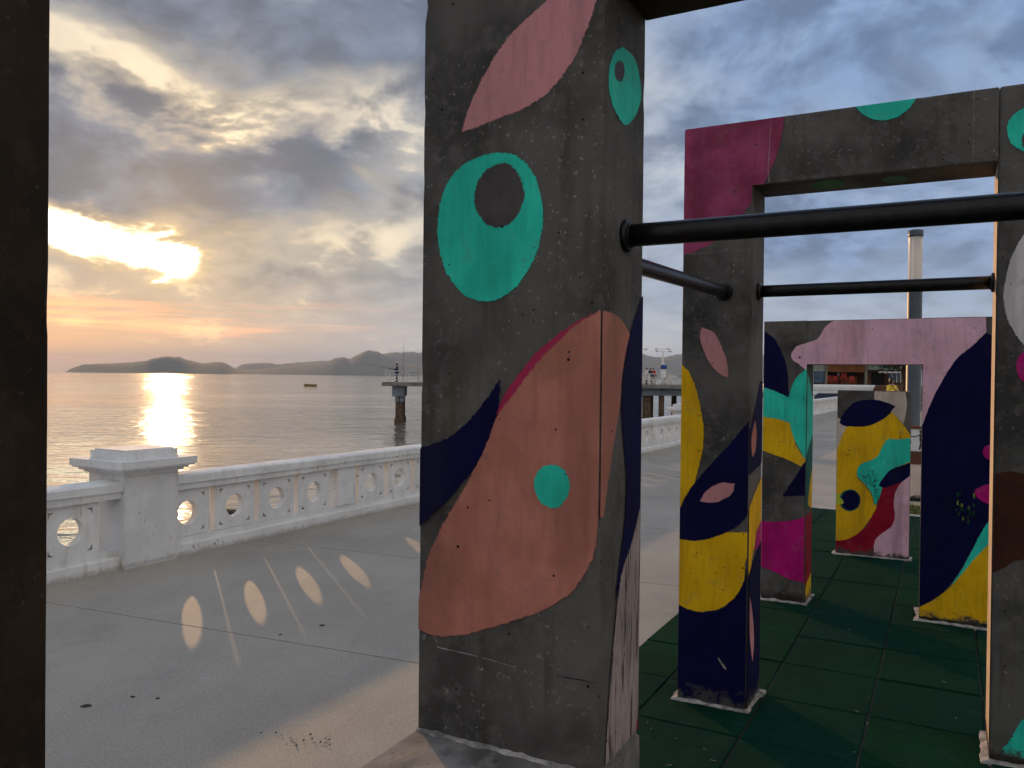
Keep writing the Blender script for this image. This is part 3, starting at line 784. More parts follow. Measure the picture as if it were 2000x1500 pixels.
decal(F, [(1450, 1020, C), (1465, 985), (1485, 935, C), (1495, 935, C), (1490, 1000, C), (1472, 1070), (1461, 1130), (1445, 1165, C)], M['yellow'])
decal(F, [(1476, 1040, C), (1490, 1005, C), (1490, 1060, C), (1472, 1075, C)], M['magenta'])
decal(F, [(1445, 1160, C), (1462, 1120), (1488, 1045, C), (1500, 1045, C), (1500, 1450, C), (1445, 1450, C)], M['navy'], zmin=zf)
decal(F, [(1463, 1165, C), (1468, 1200), (1471, 1250), (1468, 1292, C), (1463, 1240)], M['pink'])
decal(Bm2['front'], ell(2014, 254, 47, 43), M['turq']); decal(Bm2['front'], ell(2016, 274, 20, 20), M['greyp'])
F = R2['front']
decal(F, [(2060, 425), (2005, 455), (1976, 505), (1962, 560), (1965, 612), (1984, 652), (2012, 682), (2060, 695), (2120, 640), (2125, 480)], M['offwhite'])
decal(F, ell(2005, 717, 20, 29), M['magenta'])
decal(F, [(1900, 935, C), (1950, 924), (2000, 926), (2150, 960, C), (2150, 1070, C), (2000, 1092), (1960, 1108), (1900, 1140, C)], M['brownp'])
decal(F, [(1900, 1520, C), (1942, 1475), (1966, 1456), (1984, 1425), (2000, 1405), (2060, 1370), (2150, 1350, C), (2150, 1600, C), (1900, 1600, C)], M['turq'], zmin=.065)
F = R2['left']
decal(F, [(.0, .0, C), (T_, .0, C), (T_, H2, C), (.0, H2, C)], M['sunlit_cream'], raw=True, uvspace=True, zmin=.10)  # whole side coloured pale to carry the sunlight that falls on it

# ---------------------------------------------------------------- frame three
O3 = Vector((1.9176, 6.2014, 0)); W3, H3, B3, G3 = .3186, 2.1411, .3252, .7659; TH3 = TH - .004
GD3 = Vector((math.cos(TH3), math.sin(TH3), 0)); GN3 = Vector((-math.sin(TH3), math.cos(TH3), 0)); W3R = .46
f3 = empty('painted_portal')
tag(f3, 'low far concrete frame with a pale pink beam and a broad navy leg', 'gym frame')
l3 = member('leg', 0, W3, 0, T_, 0, H3, f3, O3, GD3, GN3, M['concrete'], .007)
r3 = member('leg', W3 + G3, W3 + G3 + W3R, 0, T_, 0, H3, f3, O3, GD3, GN3, M['concrete'], .007)
bm3 = member('beam', W3 + .0005, W3 + G3 - .0005, .001, T_ - .001, H3 - B3, H3 - .0015, f3, O3, GD3, GN3, M['concrete'], .005)
skirt(0, W3, 0, T_, f3, O3, GD3, GN3); skirt(W3 + G3, W3 + G3 + W3R, 0, T_, f3, O3, GD3, GN3)
L3 = frame_faces(O3, GD3, GN3, 0, W3, 0, T_, 0, H3, l3); R3 = frame_faces(O3, GD3, GN3, W3 + G3, W3 + G3 + W3R, 0, T_, 0, H3, r3)
Bm3 = frame_faces(O3, GD3, GN3, W3, W3 + G3, 0, T_, H3 - B3, H3, bm3)
portal_faces(L3['front'], R3['front'], Bm3['front'], O3, GD3, W3 + G3 + W3R, H3, B3)
pinkhead = [(1546, 692), (1556, 677), (1578, 670), (1597, 662), (1608, 645), (1620, 632), (1638, 623, C), (1640, 590, C), (1924, 590, C), (1926, 652, C), (1860, 760, C), (1800, 834, C), (1780, 840, C), (1780, 724, C), (1700, 724, C), (1575, 724, C), (1560, 710), (1549, 703)]
for F in (L3['front'], Bm3['front'], R3['front']): decal(F, pinkhead, M['lilac'])
decal(Bm3['front'], ell(1562, 698, 2.0, 1.6, n=6), M['black'], 'painted_eye')
navyl = [(1470, 630, C), (1493, 647, C), (1511, 661), (1528, 690), (1538, 725), (1541, 776, C), (1516, 765), (1490, 757, C), (1470, 750, C)]
decal(Bm3['front'], navyl, M['navy'])
F = L3['front']
decal(F, [(1470, 630, C), (1493, 647, C), (1511, 661), (1528, 690), (1538, 725), (1541, 776, C), (1516, 765), (1490, 757, C), (1470, 750, C)], M['navy'])
decal(F, [(1470, 752, C), (1490, 756), (1516, 765), (1541, 777, C), (1546, 757), (1557, 737), (1576, 720, C), (1610, 715, C), (1610, 900, C), (1574, 899, C), (1557, 868), (1547, 845), (1541, 826, C), (1516, 818), (1470, 812, C)], M['turq'])
decal(F, [(1470, 812, C), (1516, 818), (1541, 826, C), (1550, 855), (1560, 880), (1576, 900, C), (1566, 911, C), (1535, 896), (1510, 887), (1470, 872, C)], M['yellow'])
decal(F, [(1574, 900, C), (1600, 900, C), (1600, 966, C), (1529, 969, C), (1550, 937)], M['navy'])
decal(F, [(1460, 1017, C), (1520, 1019), (1550, 1016), (1580, 1007, C), (1600, 1005, C), (1600, 1138, C), (1575, 1139), (1540, 1130), (1510, 1115), (1460, 1096, C)], M['magenta'])
F = L3['right']
decal(F, [(1560, 720, C), (1574, 722), (1582, 750), (1589, 790), (1600, 830, C), (1590, 850, C), (1580, 890), (1570, 906, C), (1560, 906, C)], M['turq'])
decal(F, [(1572, 900, C), (1580, 870), (1600, 810, C), (1600, 950, C), (1584, 985), (1560, 1000, C)], M['darkteal'])
decal(F, [(1577, 985, C), (1584, 925), (1600, 850, C), (1600, 1010, C)], M['yellow'])
decal(F, [(1560, 1012, C), (1578, 1003), (1600, 985, C), (1600, 1075, C), (1582, 1125), (1572, 1140), (1560, 1142, C)], M['crimson'])
decal(F, [(1572, 1178, C), (1573, 1145), (1582, 1120), (1600, 1075, C), (1600, 1170, C)], M['yellow'])
navyr = [(1926, 650, C), (1900, 675), (1870, 700), (1840, 745), (1815, 795), (1802, 830), (1796, 850, C), (1770, 870, C), (1770, 1200, C), (1990, 950, C), (1990, 690, C)]
decal(Bm3['front'], navyr, M['navy'])
F = R3['front']
decal(F, [(1926, 650, C), (1900, 675), (1870, 700), (1840, 745), (1815, 795), (1802, 830), (1796, 850, C), (1770, 870, C), (1770, 1200, C), (1798, 1184), (1840, 1158), (1870, 1122), (1900, 1070), (1930, 1020, C), (1990, 950, C), (1990, 690, C)], M['navy'])
decal(F, ell(1932, 883, 12, 14), M['magenta'])
decal(F, [(1950, 945, C), (1925, 947), (1906, 957), (1908, 970), (1922, 980), (1950, 990, C)], M['magenta'])
decal(F, [(1990, 955, C), (1930, 1020), (1900, 1073), (1880, 1110), (1858, 1144, C), (1885, 1116), (1905, 1092), (1990, 1000, C)], M['turq'])
decal(F, [(1770, 1205, C), (1798, 1185), (1830, 1167), (1860, 1143), (1885, 1114), (1905, 1090), (1990, 1000, C), (1990, 1230, C), (1930, 1219, C), (1797, 1203, C), (1770, 1200, C)], M['yellow'])
rs = random.Random(3)
for k in range(26):
    decal(F, ell(1880 + rs.gauss(0, 11), 995 + rs.gauss(0, 14), rs.uniform(.8, 2.2), rs.uniform(1, 5), rs.uniform(-20, 20), 6), M['olive' if k % 4 == 0 else 'green_dark'], 'paint_splash')

# ---------------------------------------------------------------- free-standing board
O4 = Vector((3.1483, 7.8526, 0)); W4, H4 = .643, 1.6008; TH4 = TH + .0539; T4 = .13
GD4 = Vector((math.cos(TH4), math.sin(TH4), 0)); GN4 = Vector((-math.sin(TH4), math.cos(TH4), 0))
f4 = empty('painted_slab')
tag(f4, 'short upright concrete slab painted with a yellow bird-like face and a navy eye', 'painted slab')
s4 = member('slab', 0, W4, 0, T4, 0, H4, f4, O4, GD4, GN4, M['concrete'], .005)
skirt(0, W4, 0, T4, f4, O4, GD4, GN4)
F = frame_faces(O4, GD4, GN4, 0, W4, 0, T4, 0, H4, s4)['front']
decal(F, [(1709, 755, C), (1708, 775), (1712, 800, C), (1750, 812, C), (1764, 828, C), (1769, 805), (1771, 785), (1767, 755, C)], M['beige'])
decal(F, [(1615, 805, C), (1640, 818, C), (1664, 832, C), (1650, 850), (1642, 870), (1636, 912, C), (1615, 912, C)], M['beige'])
decal(F, [(1655, 832, C), (1690, 833), (1720, 822), (1742, 805, C), (1760, 825), (1780, 853, C), (1790, 900, C), (1740, 930, C), (1715, 970), (1710, 995), (1698, 1015), (1680, 1038), (1655, 1053), (1615, 1056, C), (1615, 925, C), (1638, 870), (1645, 850)], M['yellow'])
decal(F, [(1639, 825, C), (1650, 805), (1670, 786), (1700, 781), (1725, 784), (1748, 793, C), (1735, 810), (1715, 823), (1690, 831), (1665, 833), (1648, 831)], M['navy'])
decal(F, [(1615, 1057, C), (1655, 1053), (1690, 1030), (1706, 1003), (1715, 985), (1722, 950, C), (1762, 938, C), (1760, 1030, C), (1730, 1095, C), (1615, 1100, C)], M['crimson'], zmin=.03)
decal(F, [(1800, 915, C), (1765, 939), (1750, 960), (1746, 985), (1748, 1010), (1740, 1029), (1718, 1046), (1708, 1062), (1706, 1120, C), (1800, 1120, C)], M['lilac'], zmin=.03)
decal(F, [(1800, 853, C), (1755, 858), (1735, 858), (1725, 870), (1715, 890), (1700, 900), (1685, 905), (1676, 914), (1675, 930), (1690, 945), (1703, 965), (1709, 986, C), (1717, 972), (1724, 948, C), (1745, 915, C), (1800, 892, C)], M['turq'])
decal(F, [(1716, 948, C), (1728, 930), (1745, 915), (1782, 903, C), (1778, 925), (1765, 938), (1745, 947), (1727, 952)], M['navy'])
decal(F, ell(1660, 977, 20.5, 21), M['darkteal']); decal(F, ell(1661, 977, 18, 19), M['navy'])
decal(F, [(1630, 966, C), (1640, 964), (1641, 969), (1634, 972, C)], M['lime']); decal(F, [(1632, 975, C), (1642, 973), (1648, 981), (1640, 985), (1632, 982, C)], M['lime'])
for ln in ([(1682, 928), (1690, 933), (1695, 926), (1702, 935), (1698, 944)], [(1697, 920), (1706, 918), (1704, 930), (1713, 926)], [(1690, 940), (1699, 948), (1707, 942), (1712, 932)],
           [(1703, 950), (1710, 946), (1708, 958), (1716, 955)], [(1706, 962), (1712, 958), (1710, 968), (1717, 972), (1713, 978)], [(1705, 940), (1716, 938)],
           [(1675, 932), (1690, 948), (1702, 966), (1708, 985)], [(1650, 885), (1655, 890), (1662, 885)], [(1656, 878), (1661, 880)], [(1758, 843), (1758, 856)]):
    line_strip(F, ln, .007, M['black'], 'spray_line')

# ---------------------------------------------------------------- dark pillar at the edge of the frame
O0 = Vector((-1.374, 1.495, 0))
pi0 = empty('concrete_pillar'); tag(pi0, 'dark brown stained concrete pillar close by, cut by the frame', 'pillar')
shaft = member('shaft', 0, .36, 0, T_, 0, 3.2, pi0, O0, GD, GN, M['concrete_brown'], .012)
for v_ in shaft.data.vertices:
    w_ = v_.co.copy(); k = max(0, .95 - w_.z) / .95
    v_.co += noise.noise_vector(w_ * 22) * (.004 * k) + noise.noise_vector(w_ * 60) * (.003 * k)
skirt(0, .36, 0, T_, pi0, O0, GD, GN, 0.0)

# ---------------------------------------------------------------- pull-up bars between the frames
def bar(label, A_, B_, r_=.031):
    A_, B_ = Vector(A_), Vector(B_); d_ = (B_ - A_).normalized()
    o = empty('pull_up_bar'); tag(o, label, 'steel bar', 'pull-up bars of the gym frames')
    n = 12
    tube('tube', [A_ + (B_ - A_) * k / n for k in range(n + 1)], r_, M['steel'], o, 28)
    for q, s_ in ((A_, 1), (B_, -1)):
        tube('flange', [q, q + d_ * s_ * .004, q + d_ * s_ * .012, q + d_ * s_ * .015], [r_ * 1.42, r_ * 1.45, r_ * 1.45, r_ * 1.2], M['steel'], o, 20)
        tube('weld', [q + d_ * s_ * .0152, q + d_ * s_ * .020], [r_ * 1.16, r_ * 1.02], M['steel'], o, 20)
def g1(a, b, z): return O1 + GD * a + GN * b + Vector((0, 0, z))
bar('thick black bar running from the tall pillar towards the viewer at head height', g1(W1 + .0005, .165, 2.088), g1(W1 + 1.3595, .165, 2.088))
bar('short black bar linking the tall pillar to the yellow and navy leg behind', g1(.335, T_ + .0005, 2.095), gp(.220, -.0005, 2.142))
bar('black bar spanning the opening of the plum cornered frame', gp(W2 + .0005, .16, 2.155), gp(W2 + G2 - .0005, .16, 2.155))

# ================================================================== far shore
def ridge_mesh(name, prof, dist, depth, mat, label):
    """hill range: crest given as (px, py) in the photograph's directions at a real distance, with a seaward and a landward slope"""
    pts = []
    for (x0, y0), (x1, y1) in zip(prof, prof[1:]):
        k = max(1, int((x1 - x0) / 4))
        for j in range(k):
            u = j / k; us = u * u * (3 - 2 * u) * .5 + u * .5
            pts.append((x0 + (x1 - x0) * u, y0 + (y1 - y0) * us))
    pts.append(prof[-1])
    bm = bmesh.new(); rows = []
    fr = [(-.5, 0), (-.42, .18), (-.30, .48), (-.16, .80), (0, 1.0), (.2, .7), (.5, 0)]
    for x, y in pts:
        crest = on_y(x, y, dist); hgt = max(.5, crest.z - SEA_Z)
        hgt += noise.noise(Vector((x * .09, 2.0, dist))) * hgt * .05
        row = []
        for dn, k in fr:
            q = Vector((crest.x * (1 + dn * depth / dist), crest.y + dn * depth, 0))
            rug = noise.noise(Vector((q.x * .004, q.y * .004, 1.7))) * .16 * (1 if 0 < k < 1 else 0)
            row.append(bm.verts.new((q.x, q.y, SEA_Z - 1 + hgt * max(0, k + rug * k))))
        rows.append(row)
    for a_, b_ in zip(rows, rows[1:]):
        for k in range(len(fr) - 1): bm.faces.new((a_[k], b_[k], b_[k + 1], a_[k + 1]))
    o = from_bm(name, bm, mat, None, True); tag(o, label, kind='structure'); return o
m, t, bs = mat_new('wooded_hillside'); p = wpos(t)
c = t.mix(t.ss(t.noise(p, .006, 5, .6), .35, .65), (.030, .040, .022), (.060, .070, .036))
t.put(bs.inputs['Base Color'], c); bs.inputs['Roughness'].default_value = .95; bs.inputs['Specular IOR Level'].default_value = .1
M['hill'] = m
ridge_mesh('hills', [(128, 725.5), (145, 717), (165, 711), (200, 710), (250, 708), (285, 704), (305, 698), (330, 695.5), (350, 697), (372, 704), (395, 709), (412, 708), (430, 706), (442, 710), (465, 722), (500, 728)], 5200, 1300, M['hill'], 'low wooded headland under the sun')
ridge_mesh('hills', [(440, 727), (480, 722), (520, 719), (560, 715), (610, 712), (640, 706), (655, 699), (672, 697), (682, 701), (695, 695), (708, 687), (722, 683.5), (738, 687), (752, 695), (770, 705), (800, 710), (840, 716), (880, 728)], 6200, 1500, M['hill'], 'peaked wooded hill across the bay')
ridge_mesh('hills', [(440, 726), (480, 710), (520, 708), (545, 711), (590, 707), (640, 704), (700, 700), (745, 690), (790, 687), (830, 688), (880, 686), (960, 680), (1060, 690), (1150, 684), (1230, 688), (1252, 690), (1275, 697), (1300, 697), (1330, 690), (1380, 680), (1440, 688), (1500, 694), (1560, 690), (1640, 696), (1720, 700), (1830, 694), (1950, 704), (2100, 712), (2300, 745)], 7600, 1700, M['hill'], 'long far mountain range along the bay')
ridge_mesh('hills', [(1180, 738), (1230, 732), (1290, 729), (1340, 727), (1400, 728), (1470, 733), (1500, 737), (1580, 739)], 4200, 700, M['hill'], 'low dark wooded spit behind the pier')

# ================================================================== pier
PY0 = 75.0
m_ = simple
M['pierc'] = simple('pier_concrete', (.22, .205, .19), .9, var=.3, scale=1.5, bmp=.3)
M['pierb'] = simple('pier_beam_blue_grey', (.17, .20, .23), .85, var=.25, scale=1.2, bmp=.2)
M['pile'] = simple('barnacled_pile', (.10, .065, .040), .95, var=.5, scale=3.0, bmp=.6)
M['railw'] = simple('white_rail_paint', (.70, .69, .66), .6, var=.12, scale=4)
pier = empty('pier'); tag(pier, 'concrete fishing pier on piles with a white railing, reaching out over the bay', 'pier')
pa = on_y(745, 747, 75.0); pb = on_y(1500, 757, 78.0); DZ = 1.06
pdir = Vector((pb.x - pa.x, pb.y - pa.y, 0)); PL = pdir.length; pdir.normalize(); pn = Vector((-pdir.y, pdir.x, 0))
PM = Matrix(((pdir.x, pn.x, 0, pa.x), (pdir.y, pn.y, 0, pa.y), (0, 0, 1, 0), (0, 0, 0, 1)))
pier.matrix_world = PM
PW_ = 6.0
box('deck', 0, PL, 0, PW_, DZ - .38, DZ, M['pierc'], pier, .03, 1)
box('girder', 4.2, PL, .45, .95, DZ - 1.05, DZ - .382, M['pierb'], pier)
box('girder', 4.2, PL, PW_ - 1.0, PW_ - .5, DZ - 1.05, DZ - .382, M['pierb'], pier)
box('pier_cap', .95, 2.1, .35, PW_ - .4, DZ - 1.35, DZ - .382, M['pierb'], pier, .02, 1)
box('pier_cap', 1.25, 2.05, .55, 1.75, DZ - 1.85, DZ - 1.352, M['pierb'], pier, .02, 1)
xs = [1.6] + [8.2 + 5.6 * k for k in range(9)] + [22.6, 25.3, 26.6, 29.0]
for x_ in xs:
    for y_ in (.9, PW_ - 1.0):
        rr = .36 if x_ < 2 else .27
        tube('pile', [(x_, y_, SEA_Z - 1.5), (x_, y_, SEA_Z + .35), (x_, y_, SEA_Z + .6), (x_, y_, DZ - 1.06)], [rr * 1.25, rr * 1.3, rr * 1.0, rr], M['pile'], pier, 14)
def railing(x0, x1, y_):
    n = int((x1 - x0) / 1.9)
    for k in range(n + 1):
        x_ = x0 + (x1 - x0) * k / n
        box('rail_post', x_ - .035, x_ + .035, y_ - .035, y_ + .035, DZ, DZ + 1.0, M['railw'], pier)
    for zz, r_ in ((1.03, .035), (.72, .018), (.48, .018), (.24, .018)):
        tube('rail', [(x0, y_, DZ + zz), (x1, y_, DZ + zz)], r_, M['railw'], pier, 8)
railing(.35, PL, .25); railing(.35, PL, PW_ - .25)
for zz, r_ in ((1.03, .035), (.72, .018), (.48, .018), (.24, .018)):
    tube('rail', [(.35, .25, DZ + zz), (.35, PW_ - .25, DZ + zz)], r_, M['railw'], pier, 8)
def pier_pt(x, y, z=0.0): return PM @ Vector((x, y, DZ + z))

# ---------------------------------------------------------------- people
M['skin'] = simple('skin', (.42, .25, .17), .55, var=.08, scale=30)
M['hair'] = simple('dark_hair', (.012, .009, .008), .5, var=.3, scale=60)
M['navycloth'] = simple('navy_cloth', (.016, .022, .075), .85, var=.25, scale=14)
M['whiteband'] = simple('reflective_band', (.75, .75, .72), .5, var=.05)
M['yellowcloth'] = simple('yellow_cloth', (.80, .58, .06), .85, var=.15, scale=14)
M['jean'] = simple('blue_denim', (.06, .09, .15), .9, var=.2, scale=20)
M['leather'] = simple('brown_leather', (.10, .045, .02), .6, var=.2)
M['shoe'] = simple('dark_shoe', (.03, .028, .026), .7, var=.2)
M['redcloth'] = simple('red_cloth', (.42, .03, .03), .85, var=.2, scale=14)
M['whitecloth'] = simple('white_cloth', (.68, .68, .66), .85, var=.1, scale=14)
M['dkcloth'] = simple('charcoal_cloth', (.03, .03, .034), .85, var=.2, scale=14)
def skin_mesh(name, verts, edges, radii, mat, parent, sub=2, root=0):
    me = bpy.data.meshes.new(name); me.from_pydata(verts, edges, []); me.update()
    o = mesh_obj(name, me, mat, parent)
    md = o.modifiers.new('skin', 'SKIN'); md.use_smooth_shade = True
    for i, r_ in enumerate(radii):
        sv = me.skin_vertices[0].data[i]; sv.radius = (r_, r_) if not hasattr(r_, '__len__') else r_; sv.use_root = (i == root)
    md2 = o.modifiers.new('sub', 'SUBSURF'); md2.levels = sub; md2.render_levels = sub
    return o
def person(label, loc, rz, pose, top, bottom, hairm, long_hair=False, hood=False, hgt=1.72, group=None):
    """pose: world-of-the-figure joints; facing -y locally"""
    o = empty('person', loc, rz); tag(o, label, 'person', group); o.scale = (hgt / 1.72,) * 3
    J = dict(pel=(0, 0, .95), waist=(0, .0, 1.08), chest=(0, .005, 1.28), neck0=(0, .01, 1.44), neck1=(0, .0, 1.52), head=(0, -.012, 1.60), crown=(0, -.005, 1.70),
             hl=(.095, 0, .92), kl=(.10, -.02, .50), al=(.10, .02, .09), tl=(.11, -.13, .035), hr=(-.095, 0, .92), kr=(-.10, -.02, .50), ar=(-.10, .02, .09), tr=(-.11, -.13, .035),
             sl=(.17, .01, 1.40), el=(.22, .02, 1.13), wl=(.23, -.06, .90), sr=(-.17, .01, 1.40), er=(-.22, .02, 1.13), wr=(-.23, -.06, .90))
    J.update(pose)
    names = list(J); idx = {n: i for i, n in enumerate(names)}
    E_ = [('pel', 'waist'), ('waist', 'chest'), ('chest', 'neck0'), ('neck0', 'neck1'), ('neck1', 'head'), ('head', 'crown'), ('pel', 'hl'), ('hl', 'kl'), ('kl', 'al'), ('al', 'tl'), ('pel', 'hr'), ('hr', 'kr'), ('kr', 'ar'), ('ar', 'tr'),
          ('neck0', 'sl'), ('sl', 'el'), ('el', 'wl'), ('neck0', 'sr'), ('sr', 'er'), ('er', 'wr')]
    rad = dict(pel=(.145, .105), waist=(.13, .095), chest=(.155, .11), neck0=(.085, .075), neck1=.052, head=(.077, .095), crown=(.058, .07), hl=.085, kl=.058, al=.042, tl=.036, hr=.085, kr=.058, ar=.042, tr=.036,
               sl=.058, el=.042, wl=.028, sr=.058, er=.042, wr=.028)
    skin_mesh('body', [J[n] for n in names], [(idx[a], idx[b]) for a, b in E_], [rad[n] for n in names], M['skin'], o)
    def sub(nm, chain, grow, mat):
        vs_ = []
        for e_ in chain:
            for q in e_:
                if q not in vs_: vs_.append(q)
        return skin_mesh(nm, [J[q] for q in vs_], [(vs_.index(a), vs_.index(b)) for a, b in chain], [tuple(r_ + grow for r_ in (rad[q] if hasattr(rad[q], '__len__') else (rad[q],) * 2)) for q in vs_], mat, o)
    sub('shirt', [('pel', 'waist'), ('waist', 'chest'), ('chest', 'neck0'), ('neck0', 'sl'), ('sl', 'el'), ('el', 'wl'), ('neck0', 'sr'), ('sr', 'er'), ('er', 'wr')], .016, top)
    sub('trousers', [('pel', 'hl'), ('hl', 'kl'), ('kl', 'al'), ('pel', 'hr'), ('hr', 'kr'), ('kr', 'ar')], .014, bottom)
    for s_ in 'lr':
        a_, t_ = Vector(J['a' + s_]), Vector(J['t' + s_])
        bm = bmesh.new(); tube_bm(bm, [a_ + Vector((0, .06, -.045)), a_ + Vector((0, .0, -.040)), t_ + Vector((0, .0, -.0)), t_ + Vector((0, -.05, -.006))], [.045, .052, .045, .028], 10); from_bm('shoe', bm, M['shoe'], o, True)
        # hand: palm and five fingers
        w_, e_ = Vector(J['w' + s_]), Vector(J['e' + s_]); f_ = (w_ - e_).normalized(); si = f_.orthogonal().normalized(); cu = f_.cross(si)
        bm = bmesh.new(); tube_bm(bm, [w_, w_ + f_ * .04, w_ + f_ * .09], [.026, .037, .034], 10)
        for k, ln in enumerate((.065, .075, .07, .055)):
            b0 = w_ + f_ * .085 + si * (-.024 + .016 * k); tube_bm(bm, [b0, b0 + f_ * ln * .5 + cu * .008, b0 + f_ * ln * .8 + cu * .03], [.009, .0085, .007], 6)
        b0 = w_ + f_ * .03 - si * .03; tube_bm(bm, [b0, b0 - si * .022 + f_ * .025, b0 - si * .020 + f_ * .055 + cu * .012], [.011, .010, .008], 6)
        from_bm('hand', bm, M['skin'], o, True)
    # head features
    hd = Vector(J['head']); sc_ = 1.0
    bm = bmesh.new()
    tube_bm(bm, [hd + Vector((0, -.085, .035)), hd + Vector((0, -.106, -.002)), hd + Vector((0, -.09, -.012))], [.008, .013, .010], 8); from_bm('nose', bm, M['skin'], o, True)
    for sx in (-1, 1):
        bm = bmesh.new(); bmesh.ops.create_uvsphere(bm, u_segments=8, v_segments=6, radius=.011, matrix=Matrix.Translation(hd + Vector((sx * .03, -.083, .028)))); from_bm('eye', bm, M['dkcloth'], o, True)
        bm = bmesh.new(); bmesh.ops.create_uvsphere(bm, u_segments=8, v_segments=6, radius=.02, matrix=Matrix.Translation(hd + Vector((sx * .078, .005, .01))) @ Matrix.Diagonal((.5, 1, 1.4, 1))); from_bm('ear', bm, M['skin'], o, True)
    bm = bmesh.new(); tube_bm(bm, [hd + Vector((-.022, -.083, -.045)), hd + Vector((0, -.090, -.047)), hd + Vector((.022, -.083, -.045))], .006, 6); from_bm('mouth', bm, M['redcloth'], o, True)
    bm = bmesh.new(); bmesh.ops.create_icosphere(bm, subdivisions=3, radius=1.0)
    for v_ in bm.verts:
        q = v_.co.copy(); r_ = 1.0 + noise.noise(q * 3) * .08
        p_ = Vector((q.x * .095, q.y * .112 + .012, q.z * .112 + .055)) * r_
        if q.y < -.35 and q.z < .45: p_.y = -.05                     # open face
        if long_hair and q.z < 0 and q.y > -.35: p_.z = q.z * .23 + .05; p_.x *= 1.18
        if not long_hair and q.z < -.1 and not hood: p_.z = max(p_.z, -.005)
        v_.co = hd + p_
    from_bm('hood' if hood else 'hair', bm, top if hood else hairm, o, True)
    return o
# angler at the pier head
fp = pier_pt(1.35, 1.0)
ang_ = person('angler in dark navy overalls with pale bands, fishing from the pier railing', fp, R(-70), dict(el=(.20, -.10, 1.18), wl=(.10, -.34, 1.20), er=(-.20, -.06, 1.15), wr=(-.10, -.30, 1.12)), M['navycloth'], M['navycloth'], M['hair'], hood=True, hgt=1.72)
for zz, rr in ((.70, .088), (.55, .080), (.22, .070)):
    for sx in (-1, 1):
        bm = bmesh.new(); tube_bm(bm, [(sx * .10, -.005, zz - .02), (sx * .10, -.005, zz + .02)], rr, 14); from_bm('reflective_band', bm, M['whiteband'], ang_, True)
M['rod'] = simple('fishing_rod', (.03, .03, .03), .4, var=.1)
def rod(label, a, b):
    o = empty('fishing_rod', a); tag(o, label, 'fishing rod', 'fishing rods on the pier'); a, b = Vector(a), Vector(b); d_ = b - a
    tube('handle', [(0, 0, 0), d_ * .22], .022, M['rod'], o, 8); tube('blank', [d_ * .2201, d_ * .6, d_], [.016, .012, .006], M['rod'], o, 6)
    bm = bmesh.new(); tube_bm(bm, [d_ * .17 + Vector((0, -.03, -.05)), d_ * .17 + Vector((0, .03, -.05))], .04, 10); from_bm('reel', bm, M['rod'], o, True)
hand = fp + Matrix.Rotation(R(-70), 3, 'Z') @ Vector((0, -.34, 1.2))
rod('thin fishing rod held out over the water by the angler', hand + Vector((.3, .1, -.05)), on_y(700, 707.5, 74.2))
rod('tall fishing rod standing against the pier railing beside the angler', pier_pt(1.95, .32, 0.02), on_y(789, 655, 74.8))
rod('shorter fishing rod leaning on the pier railing farther from its end', pier_pt(3.35, .32, 0.02), on_y(816, 688, 74.8))

# ---------------------------------------------------------------- things on the pier deck
M['whitepl'] = simple('white_plastic', (.72, .72, .70), .45, var=.06)
M['redpl'] = simple('red_plastic', (.62, .035, .030), .45, var=.1)
def plastic_chair(mat):
    o = empty('plastic_chair')
    box('seat', -.24, .24, -.23, .23, .42, .45, mat, o, .012, 1)
    bm = bmesh.new()
    for k in range(5): bbox(bm, -.22 + .092 * k, -.22 + .092 * k + .066, .22, .25, .451, .84)
    bbox(bm, -.24, .24, .22, .26, .841, .90); from_bm('backrest', bm, mat, o)
    for sx in (-1, 1):
        for sy in (-1, 1): tube('leg', [(sx * .22, sy * .20, .43), (sx * .26, sy * .25, 0)], [.028, .020], mat, o, 6)
        bm = bmesh.new(); tube_bm(bm, [(sx * .25, -.22, .44), (sx * .27, -.20, .65), (sx * .27, .20, .66), (sx * .245, .25, .70)], .02, 6); from_bm('armrest', bm, mat, o)
    return o
proto_w = plastic_chair(M['whitepl']); proto_r = plastic_chair(M['redpl'])
def put_chair(proto, first, loc, rz, label, group):
    o = proto if first else copy_tree(proto); o.location = loc; o.rotation_euler = (0, 0, rz); tag(o, label, 'chair', group); return o
ex = [(1250, 1.2), (1262, 2.0), (1271, 1.4), (1284, 2.3), (1292, 1.5), (1316, 1.3), (1325, 2.1), (1336, 1.6)]
WCH = ['white plastic chair on the pier just past the tall pillar edge', 'white plastic chair on the pier under the lone lamp post', 'white plastic chair on the pier in front of the person in white', 'white plastic chair on the pier in front of the person in dark clothes',
       'white plastic chair on the pier in front of the person in red', 'white plastic chair on the pier next to the blue-topped booth', 'white plastic chair on the pier second past the booth', 'white plastic chair on the pier at the edge of the yellow painted leg']
for k, (x_, yy) in enumerate(ex):
    xx = (on_y(x_, 745, 77.0) - pa).dot(pdir)
    put_chair(proto_w, k == 0, pier_pt(xx, yy), R(random.uniform(0, 360)), WCH[k], 'white chairs on the pier')
def table(label, loc):
    o = empty('table', loc); tag(o, label, 'table', 'white tables on the pier')
    box('table_top', -.38, .38, -.38, .38, .70, .73, M['whitepl'], o, .01, 1)
    for sx in (-1, 1):
        for sy in (-1, 1): tube('leg', [(sx * .33, sy * .33, .70), (sx * .36, sy * .36, 0)], [.025, .02], M['whitepl'], o, 6)
for x_, lb in ((1257, 'white plastic table on the pier by the lone lamp post'), (1279, 'white plastic table on the pier beside the standing people'), (1321, 'white plastic table on the pier past the blue-topped booth')):
    table(lb, pier_pt((on_y(x_, 745, 77.0) - pa).dot(pdir), 2.6))
